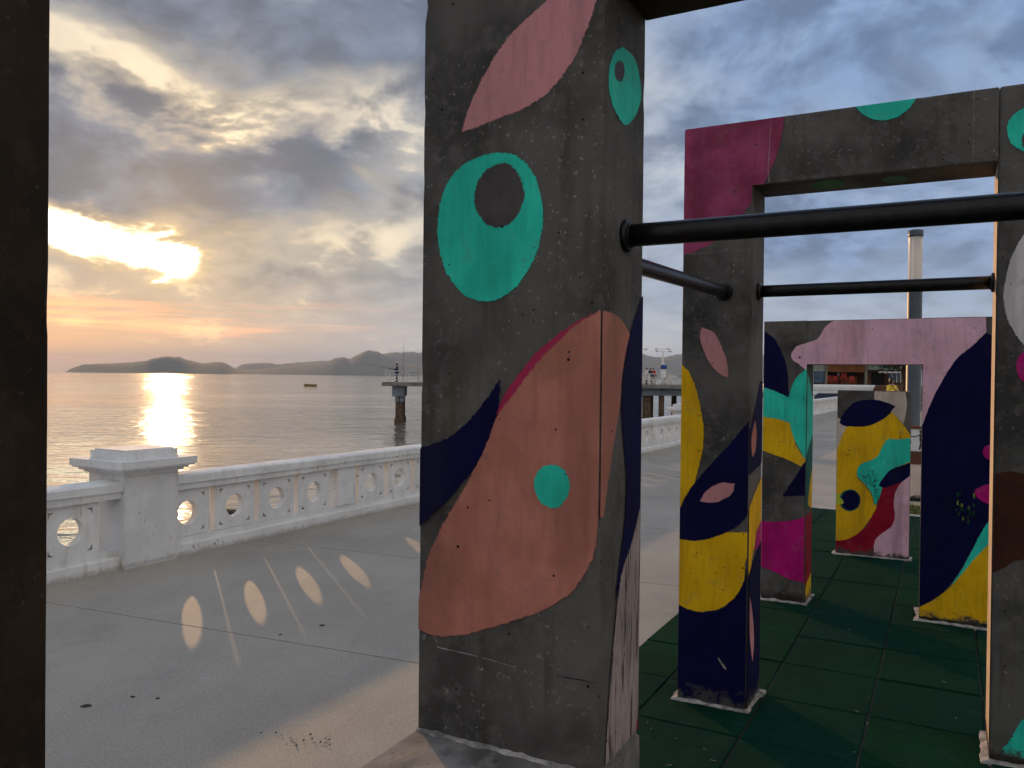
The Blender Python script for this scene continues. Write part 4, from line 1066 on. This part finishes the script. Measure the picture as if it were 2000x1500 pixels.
ps_ = [(1269, 3.2, M['whitecloth'], 'person in a white top standing among the tables on the pier'), (1279, 3.6, M['dkcloth'], 'person in dark clothes standing on the pier beside the white booth'), (1288, 4.2, M['redcloth'], 'person in a red top standing on the pier near the blue-roofed booth')]
for x_, yy, mt, lb in ps_:
    person(lb, pier_pt((on_y(x_, 745, 79.0) - pa).dot(pdir), yy), R(random.uniform(-60, 60)), {}, mt, M['jean'], M['hair'], hgt=1.62)
# booth with a blue roof band
M['bluep'] = simple('blue_paint', (.02, .07, .30), .6, var=.15)
bo = empty('booth', pier_pt((on_y(1306, 745, 78.5) - pa).dot(pdir), 3.2)); tag(bo, 'slim white booth with a blue top on the pier', 'booth')
lathe('wall', [(.34, 0), (.34, .1), (.28, .2), (.26, 1.55)], M['whitepl'], bo, 16); lathe('band', [(.30, 1.551), (.34, 1.58), (.34, 1.9), (.28, 1.95)], M['bluep'], bo, 16); lathe('cap', [(.22, 1.951), (.22, 2.0), (.08, 2.1)], M['whitepl'], bo, 16)
M['lampw'] = simple('pale_lamp_head', (.82, .82, .80), .35, var=.03)
M['galv'] = simple('galvanised_steel', (.42, .43, .44), .5, .3, var=.1)
for x_, yy, py_, lb in ((1258, 4.5, 683, 'slender white lamp post with two heads at the near end of the visible pier'), (1304.5, 4.0, 687, 'shorter white lamp post of the pair beside the booth'), (1309, 5.3, 682.5, 'taller white lamp post of the pair beside the booth')):
    b_ = pier_pt((on_y(x_, 745, 79.5) - pa).dot(pdir), yy); top = on_y(x_, py_, b_.y).z - b_.z
    o = empty('lamp_post', b_); tag(o, lb, 'lamp post', 'lamp posts on the pier')
    tube('pole', [(0, 0, 0), (0, 0, top * .5), (0, 0, top)], [.06, .045, .035], M['railw'], o, 8)
    tube('arm', [(-.75, 0, top + .02), (.75, 0, top + .02)], .02, M['railw'], o, 6)
    for sx in (-1, 1):
        bm = bmesh.new(); bmesh.ops.create_uvsphere(bm, u_segments=12, v_segments=8, radius=.17, matrix=Matrix.Translation((sx * .62, 0, top + .06)) @ Matrix.Diagonal((1.2, 1, .6, 1))); from_bm('lamp_head', bm, M['lampw'], o, True)

# ================================================================== boats
def hull(name, L_, B_, H_, mat, parent, rake=.5, n=14, flare=.25, inside=None):
    """open boat hull, bow at +x, waterline at z=0"""
    bm = bmesh.new(); rows = []
    for i in range(n + 1):
        u = i / n; x = -L_ / 2 + L_ * u
        b = B_ / 2 * (1 - max(0, (u - .45) / .55) ** 2.2) * (.82 + .18 * min(1, u * 4)); b = max(b, .012)
        sheer = H_ * (1 + .28 * max(0, u - .45) ** 1.4 * 2 + .05 * (1 - u))
        row = []
        for k in range(9):
            a = k / 8; ph = (a - .5) * math.pi
            side = math.sin(ph); up_ = 1 - abs(math.cos(ph)) ** 1.0
            z = -.35 * H_ + (sheer + .35 * H_) * (abs(a - .5) * 2) ** 1.5
            row.append(bm.verts.new((x + rake * max(0, u - .6) / .4 * (z / H_) * .6, b * side * (1 - flare * (1 - abs(a - .5) * 2)), z)))
        rows.append(row)
    for a_, b_ in zip(rows, rows[1:]):
        for k in range(8): bm.faces.new((a_[k], b_[k], b_[k + 1], a_[k + 1]))
    bm.faces.new(rows[0])
    o = from_bm(name, bm, mat, parent, True)
    md = o.modifiers.new('thick', 'SOLIDIFY'); md.thickness = .05
    return o, rows
M['woodboat'] = simple('ochre_boat_paint', (.34, .21, .05), .6, var=.25, scale=3)
M['boatdark'] = simple('dark_boat_wood', (.05, .035, .025), .8, var=.3, scale=5)
rb = empty('rowing_boat', on_z(606, 754.5, SEA_Z), R(180)); tag(rb, 'small ochre rowing boat alone on the open water', 'boat')
hull('hull', 4.4, 1.5, .75, M['woodboat'], rb, .4)
for x_ in (-1.2, 0, 1.0): box('thwart', x_ - .12, x_ + .12, -.55, .55, .42, .46, M['boatdark'], rb)
tube('motor', [(-2.3, 0, -.2), (-2.3, 0, .9)], .09, M['boatdark'], rb, 8)
tube('mast', [(2.0, 0, .5), (2.05, 0, 2.3)], .02, M['boatdark'], rb, 6)
rp = person('person sitting low in the rowing boat', rb.location + Vector((.9, 0, -.12)), R(90), dict(kl=(.12, -.40, .62), al=(.12, -.45, .2), tl=(.12, -.58, .16), kr=(-.12, -.40, .62), ar=(-.12, -.45, .2), tr=(-.12, -.58, .16), pel=(0, 0, .60), hl=(.095, -.02, .60), hr=(-.095, -.02, .60), waist=(0, 0, .72), chest=(0, 0, .92), neck0=(0, 0, 1.08), neck1=(0, 0, 1.16), head=(0, -.01, 1.24), crown=(0, 0, 1.34), sl=(.17, 0, 1.04), el=(.22, -.08, .80), wl=(.18, -.30, .75), sr=(-.17, 0, 1.04), er=(-.22, -.08, .80), wr=(-.18, -.30, .75)), M['dkcloth'], M['dkcloth'], M['hair'])
# moored launch beside the quay
M['launchw'] = simple('white_gelcoat', (.90, .90, .92), .35, var=.05, scale=2)
M['launchb'] = simple('navy_gelcoat', (.008, .020, .060), .4, var=.15, scale=2)
LY = 70.0
lb0 = on_y(1500, 751, LY); lb1 = on_y(1715, 756, LY)
la = empty('motor_launch', ((lb0.x + lb1.x) / 2 - .2, LY, 0)); tag(la, 'moored white launch with a dark blue lower hull in front of the kiosk', 'boat')
Lh = (lb1.x - lb0.x)
def hull_band(nm, z0, z1, mat, x_in=0.0, grow=0.0):
    bm = bmesh.new(); rows = []
    for i in range(25):
        u = i / 24; row = []
        for z in (z0, (z0 + z1) / 2, z1):
            f = (z - SEA_Z) / (1.45 - SEA_Z); xe = Lh / 2 - (1 - f) * 1.9
            x = -Lh / 2 + (xe + Lh / 2) * u; b = 1.35 * (1 - max(0, (u - .5) / .5) ** 2.4) * (.78 + .22 * f) + grow + .01
            row.append((x, b, z + (.0 if nm != 'gunwale' else 0)))
        rows.append(row)
    L_ = [[bm.verts.new((q[0], -q[1], q[2])) for q in r_] for r_ in rows]; R_ = [[bm.verts.new((q[0], q[1], q[2])) for q in r_] for r_ in rows]
    for S_ in (L_, R_):
        for a_, b_ in zip(S_, S_[1:]):
            for k in range(2): bm.faces.new((a_[k], b_[k], b_[k + 1], a_[k + 1]))
    for k in range(2): bm.faces.new((L_[0][k], L_[0][k + 1], R_[0][k + 1], R_[0][k])); bm.faces.new((L_[-1][k], L_[-1][k + 1], R_[-1][k + 1], R_[-1][k]))
    for i in range(24): bm.faces.new((L_[i][2], L_[i + 1][2], R_[i + 1][2], R_[i][2]))
    return from_bm(nm, bm, mat, la, True)
zt = on_y(1600, 751, LY).z; zm = on_y(1600, 761, LY).z; zl = on_y(1600, 767.5, LY).z
hull_band('lower_hull', SEA_Z - .4, zl - .001, M['launchb']); hull_band('topside', zl, zm - .001, M['launchw'], grow=.012); hull_band('gunwale', zm, zt, M['launchw'], grow=.05)

# ================================================================== kiosk on the shore end of the pier
KY = 80.0
def kx(x): return on_y(x, 745, KY).x
def kz(y): return on_y(1660, y, KY).z
M['orange'] = simple('orange_wood', (.25, .085, .018), .6, var=.2, scale=1.2)
M['brown'] = simple('brown_wood', (.12, .042, .020), .7, var=.3, scale=1.5)
M['palegreen'] = simple('pale_green_panel', (.34, .40, .34), .7, var=.1, scale=1.5)
M['postg'] = simple('olive_grey_post', (.24, .24, .17), .7, var=.15)
M['darkin'] = simple('dark_interior', (.010, .009, .009), .9, var=.2)  # near-black for painted shade inside the kiosk; the board foot shares it
M['winblue'] = simple('blue_window', (.05, .10, .17), .15, var=.5, scale=1.2, spec=.6)
M['rooft'] = simple('clay_roof', (.20, .075, .040), .8, var=.25, scale=2)
ki = empty('kiosk', (0, 0, 0)); tag(ki, 'low orange and brown waterfront kiosk glimpsed under the pale pink beam', 'kiosk')
fz = kz(752)
box('platform', kx(1560), kx(1830), KY - 1.2, KY + 5, SEA_Z + 1.6, fz, M['pierc'], ki)
for k in range(7): tube('pile', [(kx(1570) + 1.9 * k, KY - .6, SEA_Z - 1.4), (kx(1570) + 1.9 * k, KY - .6, SEA_Z + 1.6)], .28, M['pile'], ki, 12)
box('back_wall', kx(1585), kx(1800), KY + 3.2, KY + 3.4, fz, kz(690), M['brown'], ki)
box('side_panel', kx(1588), kx(1611), KY + .1, KY + .2, kz(724), kz(700), M['palegreen'], ki)
box('window', kx(1589), kx(1611.5), KY + .15, KY + .22, kz(749), kz(725), M['winblue'], ki); box('window_frame', kx(1588.5), kx(1612), KY + .10, KY + .145, kz(725), kz(723.6), M['whitepl'], ki)
box('window_frame', kx(1588.5), kx(1589.5), KY + .10, KY + .145, kz(750), kz(725.2), M['whitepl'], ki)
for x0, x1 in ((1612, 1616), (1689.5, 1694)): box('post', kx(x0), kx(x1), KY, KY + .22, fz, kz(700), M['postg'], ki)
box('fascia', kx(1616.2), kx(1689.3), KY + .05, KY + .15, kz(726.5), kz(700), M['orange'], ki)
box('opening', kx(1618), kx(1687), KY + 2.0, KY + 2.05, kz(736.5), kz(726.8), M['darkin'], ki)  # dark sheet painting the shade above the counter
box('counter', kx(1616.3), kx(1689.2), KY + 1.7, KY + 2.1, fz, kz(735.5), M['orange'], ki)
box('menu_light', kx(1650.5), kx(1654.5), KY + 1.9, KY + 1.98, kz(734.5), kz(727.5), M['whitepl'], ki)
box('side_panel', kx(1696.5), kx(1762), KY + .1, KY + .2, kz(722), kz(700), M['palegreen'], ki)
box('doorway_shade', kx(1709), kx(1738), KY + 1.2, KY + 1.25, fz, kz(726), M['darkin'], ki)  # dark sheet painting the shade inside the entrance
box('door', kx(1697), kx(1709), KY + .9, KY + 1.0, fz, kz(724), M['brown'], ki)
box('awning', kx(1715), kx(1757), KY - .3, KY + .0, kz(728), kz(724.5), M['whitepl'], ki)
box('window', kx(1738.5), kx(1760), KY + .3, KY + .4, kz(745), kz(728.5), M['winblue'], ki)
for x_ in (1744, 1753, 1760.5): box('window_frame', kx(x_), kx(x_ + 1), KY + .2, KY + .295, kz(746), kz(728.5), M['whitepl'], ki)
box('parapet', kx(1690), kx(1775), KY - 1.4, KY - 1.21, kz(768), kz(753), M['brown'], ki)
bm = bmesh.new()
e0, e1 = kx(1575), kx(1812); rz0 = kz(700)
vv = [bm.verts.new(q) for q in ((e0, KY - 1.4, rz0), (e1, KY - 1.4, rz0), (e1, KY + 4.6, rz0), (e0, KY + 4.6, rz0), (e0 + 2, KY + 1.6, rz0 + 1.7), (e1 - 2, KY + 1.6, rz0 + 1.7))]
for f in ((0, 1, 5, 4), (1, 2, 5), (2, 3, 4, 5), (3, 0, 4), (0, 3, 2, 1)): bm.faces.new([vv[i] for i in f])
from_bm('roof', bm, M['rooft'], ki)
rc = [(1624, 747, 0, 'low red plastic chair at the olive post of the kiosk'), (1638, 747, 1, 'red plastic chair between its post-side neighbour and the tall red one'), (1654, 741, 0, 'red plastic chair standing highest, in the middle of the kiosk front'), (1668, 748, 0, 'red plastic chair lowest on the far side of the tall red one')]
for k, (x_, y_, d_, lb) in enumerate(rc):
    put_chair(proto_r, k == 0, (kx(x_), KY + .8 + .3 * d_, fz + (.30 if k == 2 else 0)), R(180 + random.uniform(-20, 20)), lb, 'red chairs at the kiosk')
box_st = box('low_stage', kx(1646), kx(1662), KY + .45, KY + 1.2, fz + .001, fz + .298, M['brown'], ki)

# ================================================================== promenade furniture, strolling woman, tree
m, t, bs = mat_new('milky_lamp_tube'); bs.inputs['Base Color'].default_value = (.9, .9, .9, 1); bs.inputs['Roughness'].default_value = .12
tl_ = t.new('ShaderNodeBsdfTranslucent'); tl_.inputs[0].default_value = (.95, .94, .92, 1); tp_ = t.new('ShaderNodeBsdfTransparent')
mx1 = t.new('ShaderNodeMixShader'); mx1.inputs[0].default_value = .5; t.L.new(tl_.outputs[0], mx1.inputs[1]); t.L.new(tp_.outputs[0], mx1.inputs[2])
mx2 = t.new('ShaderNodeMixShader'); mx2.inputs[0].default_value = .25; t.L.new(mx1.outputs[0], mx2.inputs[1]); t.L.new(bs.outputs[0], mx2.inputs[2])
t.L.new(mx2.outputs[0], [n for n in t.N if n.type == 'OUTPUT_MATERIAL'][0].inputs[0]); M['tube'] = m
M['lampgrey'] = simple('blue_grey_lamp_paint', (.055, .070, .085), .45, .0, var=.2, scale=3, spec=.5)
lpb = on_y(1784, 745, 14.7); zb_ = on_y(1784, 560, 14.7).z; zt_ = on_y(1784, 463, 14.7).z
lp = empty('lamp_post', (lpb.x, lpb.y, 0)); tag(lp, 'stout blue-grey lamp column with a clear tube top behind the pink beam', 'lamp post')
lathe('column', [(.17, 0), (.17, .03), (.135, .05), (.124, .06), (.124, zb_ - .04), (.118, zb_)], M['lampgrey'], lp, 28)
bm = bmesh.new(); n = 28
for r_, flip in ((.118, False), (.106, True)):
    a_ = [bm.verts.new((r_ * math.cos(2 * math.pi * k / n), r_ * math.sin(2 * math.pi * k / n), zb_ + .001)) for k in range(n)]
    b_ = [bm.verts.new((r_ * math.cos(2 * math.pi * k / n), r_ * math.sin(2 * math.pi * k / n), zt_ - .001)) for k in range(n)]
    for k in range(n):
        f = (a_[k], a_[(k + 1) % n], b_[(k + 1) % n], b_[k]); bm.faces.new(f[::-1] if flip else f)
from_bm('lamp_tube', bm, M['tube'], lp, True, recalc=False)
for k in range(4):
    an = 2 * math.pi * k / 4 + .9; tube('rod', [(.075 * math.cos(an), .075 * math.sin(an), zb_), (.075 * math.cos(an), .075 * math.sin(an), zt_)], .016, M['whitepl'], lp, 8)
lathe('cap', [(.125, zt_), (.128, zt_ + .02), (.128, zt_ + .11), (.10, zt_ + .125)], M['lampgrey'], lp, 28)

# exercise notice
SG = on_z(1790, 981)
sg = empty('notice_board', (SG.x + .30, SG.y, 0), TH); tag(sg, 'low white notice board with a black exercise figure between brown rails', 'notice board')
hS = on_y(1790, 833, SG.y).z; k_ = hS
def sz(y): return on_y(1790, y, SG.y).z
box('base_panel', -.45, .45, -.04, .04, .04, sz(908), M['beige'], sg, .006, 1)
box('rail', -.47, .47, -.05, .05, sz(908) + .001, sz(883), M['brown'], sg, .004, 1)
box('sign_panel', -.45, .45, -.03, .03, sz(883) + .001, sz(838.5), M['whitepl'], sg, .003, 1)
box('rail', -.47, .47, -.05, .05, sz(838.5) + .001, hS, M['brown'], sg, .004, 1)
box('foot', -.42, .42, -.06, .06, 0.0, .039, M['darkin'], sg)
zc_ = sz(860)
def fig(cx):
    bm = bmesh.new()
    bmesh.ops.create_cone(bm, cap_ends=True, segments=16, radius1=.026, radius2=.026, depth=.002, matrix=Matrix.Translation((cx, -.0318, zc_ + .115)) @ Matrix.Rotation(R(90), 4, 'X'))
    for (x0, z0), (x1, z1), wd in (((0, .085), (0, -.02), .045), ((0, .075), (-.09, .04), .014), ((-.09, .04), (-.15, .045), .014), ((0, -.02), (.015, -.14), .022), ((0, -.02), (-.02, -.14), .022), ((-.13, -.02), (-.155, -.14), .016)):
        d_ = Vector((x1 - x0, 0, z1 - z0)); nn = Vector((-d_.z, 0, d_.x)).normalized() * wd / 2
        q0 = Vector((cx + x0, -.0325, zc_ + z0)); q1 = q0 + d_
        bm.faces.new([bm.verts.new(q) for q in (q0 - nn, q1 - nn, q1 + nn, q0 + nn)])
    from_bm('pictogram', bm, M['dkcloth'], sg, recalc=False)
fig(-.22); fig(.16)

# strip of lawn behind the edging
M['grassb'] = simple('grass_blade', (.10, .15, .025), .8, var=.45, scale=7)
M['soil'] = simple('lawn_soil', (.06, .055, .025), .95, var=.3, scale=10)
bm = bmesh.new(); prism(bm, [gp(.55, B1 + .075), gp(A1, B1 + .075), gp(A1, B1 + .95), gp(.55, B1 + .95)], .0007, .018)
tag(from_bm('lawn', bm, M['soil']), kind='structure')
rg = random.Random(5); vv, ff = [], []
for k in range(5200):
    a_ = rg.uniform(.57, A1 - .02); b_ = rg.uniform(B1 + .10, B1 + .93); q = gp(a_, b_, .017); th_ = rg.uniform(0, 6.28); hh = rg.uniform(.03, .075); wd = .004
    d_ = Vector((math.cos(th_), math.sin(th_), 0)); le = Vector((math.cos(th_ + 1.4), math.sin(th_ + 1.4), 0)) * hh * rg.uniform(.1, .6); i = len(vv)
    vv += [q - d_ * wd, q + d_ * wd, q + le + Vector((0, 0, hh))]; ff.append((i, i + 1, i + 2))
gr = pydata('grass', vv, ff, M['grassb']); tag(gr, 'short green grass strip behind the edging of the rubber floor', 'grass', kind='stuff')

# woman in yellow
wq = on_y(1742, 745, 34.0)
wo_ = person('dark haired woman in a yellow top with a brown shoulder strap on the promenade', (wq.x, 34.0, 0), R(22), dict(sl=(.16, .01, 1.40), el=(.27, -.06, 1.17), wl=(.12, -.26, 1.16), sr=(-.16, .01, 1.40), er=(-.27, -.05, 1.17), wr=(-.10, -.24, 1.24), kl=(.10, -.12, .50), al=(.10, -.02, .09), tl=(.11, -.17, .035), ar=(-.10, .16, .10), tr=(-.11, .02, .035)), M['yellowcloth'], M['jean'], M['hair'], long_hair=True, hgt=1.80)
bm = bmesh.new(); tube_bm(bm, [(-.13, -.02, 1.475), (-.10, -.12, 1.42), (-.02, -.165, 1.28), (.08, -.155, 1.12), (.15, -.10, .99), (.19, 0.0, .93)], .016, 8); from_bm('bag_strap', bm, M['leather'], wo_, True)
box('shoulder_bag', .15, .29, -.10, .12, .70, .93, M['leather'], wo_, .02, 2)
bm = bmesh.new(); tube_bm(bm, [(-.062, -.092, 1.632), (-.03, -.112, 1.630), (.03, -.112, 1.630), (.062, -.092, 1.632)], .014, 8); from_bm('sunglasses', bm, M['dkcloth'], wo_, True)

# small shade tree by the kiosk
M['bark'] = simple('bark', (.075, .050, .035), .95, var=.35, scale=6, bmp=.6)
m, t, bs = mat_new('leaf'); oi = t.noise(wpos(t), 1.4, 3, .6)
t.put(bs.inputs['Base Color'], t.mix(t.ss(oi, .3, .7), (.018, .040, .012), (.050, .080, .022))); bs.inputs['Roughness'].default_value = .6; M['leaf'] = m
tr = empty('shade_tree', on_y(1766, 745, 60.0).to_2d().to_3d()); tag(tr, 'small dark leaved shade tree rising beside the kiosk behind the lamp column', 'tree')
bm = bmesh.new(); tube_bm(bm, [(0, 0, -.05), (.05, 0, 1.2), (-.05, .05, 2.4), (.05, 0, 3.4)], [.26, .20, .17, .12], 10)
rg = random.Random(11); tips = []
for k in range(11):
    an = 2 * math.pi * k / 11 + rg.uniform(-.2, .2); r_ = rg.uniform(1.1, 2.0); z0 = rg.uniform(2.3, 3.3); e_ = Vector((r_ * math.cos(an), r_ * math.sin(an), z0 + rg.uniform(.2, .9)))
    tube_bm(bm, [(0, 0, z0), e_ * .5 + Vector((0, 0, z0 * .5 + .05)), e_], [.075, .05, .02], 6); tips.append(e_)
from_bm('trunk', bm, M['bark'], tr, True)
vv, ff = [], []
for k in range(4200):
    c_ = rg.choice(tips); q = c_ + Vector((rg.gauss(0, .42), rg.gauss(0, .42), rg.gauss(.05, .26))); th_ = rg.uniform(0, 6.28)
    d_ = Vector((math.cos(th_), math.sin(th_), rg.uniform(-.5, .5))) * rg.uniform(.06, .11); s_ = d_.cross(Vector((rg.uniform(-1, 1), rg.uniform(-1, 1), 1))).normalized() * d_.length * .55; i = len(vv)
    vv += [q - d_, q + s_, q + d_, q - s_]; ff.append((i, i + 1, i + 2, i + 3))
pydata('crown', vv, ff, M['leaf'], tr)

# ================================================================== small litter
M['dryleaf'] = simple('dry_leaf', (.045, .035, .025), .8, var=.4, scale=40)
def leaf(x, y, ln, rot, z=.001):
    q = on_z(x, y); bm = bmesh.new(); n = 9; L_, R_ = [], []
    for k in range(n):
        u = k / (n - 1); wd = ln * .22 * math.sin(math.pi * min(1, u * 1.02)) ** .8; zz = .004 + .012 * math.sin(u * 3) * ln * 8
        L_.append(bm.verts.new((u * ln - ln / 2, wd, zz * .6 + .004))); R_.append(bm.verts.new((u * ln - ln / 2, -wd, zz * .4)))
    for k in range(n - 1): bm.faces.new((L_[k], L_[k + 1], R_[k + 1], R_[k]))
    o = from_bm('fallen_leaf', bm, M['dryleaf']); o.location = (q.x, q.y, z); o.rotation_euler = (0, 0, rot); return o
lv = [(168, 1381, .055, .2, 'dark fallen leaf alone on the pavement near the brown pillar'), (259, 1363, .024, .1, 'small dark leaf scrap on the pavement beyond the lone fallen leaf'), (629, 1223, .038, .05, 'dark fallen leaf between the sun spots and the tall pillar'), (548, 1241, .02, .4, 'tiny dark scrap below the sun spots'), (308, 1366, .022, .3, 'tiny dark scrap on the bare middle of the pavement')]
for x, y, ln, ro, lb in lv: tag(leaf(x, y, ln, ro), lb, 'leaf', 'fallen leaves')
rg = random.Random(2)
for k in range(20):
    o = leaf(rg.uniform(505, 650), rg.uniform(1432, 1458), rg.uniform(.006, .014), rg.uniform(0, 3)); tag(o, 'dark leaf crumb in the scattered patch near the plinth', 'leaf', 'leaf crumbs by the plinth')
M['straw'] = simple('dry_straw', (.34, .31, .20), .8, var=.2, scale=30)
vv, ff = [], []
for k in range(18):
    if k < 11: q = on_z(rg.uniform(1250, 1930), rg.uniform(1380, 1500), .022)
    else: q = on_z(rg.uniform(1320, 1900), rg.uniform(1120, 1400), .022)
    th_ = rg.uniform(0, 6.28); ln = rg.uniform(.008, .032); d_ = Vector((math.cos(th_), math.sin(th_), 0)) * ln / 2; s_ = Vector((-d_.y, d_.x, 0))* (.0008 / (ln / 2)); i = len(vv)
    z_ = Vector((0, 0, .0025)); vv += [q - d_ - s_, q + d_ - s_, q + d_ + s_, q - d_ + s_, q - d_ + z_, q + d_ + z_]; ff += [(i, i + 1, i + 5, i + 4), (i + 3, i + 4, i + 5, i + 2)]
tag(pydata('straw', vv, ff, M['straw']), 'dry straw bits strewn over the rubber floor', 'straw', kind='stuff')
# rock awash below the wall
bm = bmesh.new(); bmesh.ops.create_icosphere(bm, subdivisions=3, radius=1.0)
for v_ in bm.verts: v_.co = Vector((v_.co.x * .85, v_.co.y * .7, v_.co.z * .35)) * (1 + .35 * noise.noise(v_.co * 1.6))
rk = from_bm('rock', bm, M['pile'], None, True); q = on_z(453, 1012, SEA_Z + .1); rk.location = (q.x, q.y, SEA_Z + .03); tag(rk, 'brown rock awash, seen through a round opening of the balustrade', 'rock')

# ================================================================== haze over the bay
m = bpy.data.materials.new('bay_haze'); m.use_nodes = True; m.node_tree.nodes.clear(); t = NT(m.node_tree)
pv = t.new('ShaderNodeVolumePrincipled'); pv.inputs['Color'].default_value = (.60, .74, .95, 1); pv.inputs['Density'].default_value = 0.95e-4; pv.inputs['Anisotropy'].default_value = .15
out = t.new('ShaderNodeOutputMaterial'); t.L.new(pv.outputs[0], out.inputs['Volume'])

bm = bmesh.new(); bbox(bm, -17000, 17000, -17000, 17000, -7.0, 335.0)
hzb = from_bm('haze', bm, m); tag(hzb, 'thin evening haze over the bay', 'haze', kind='stuff')
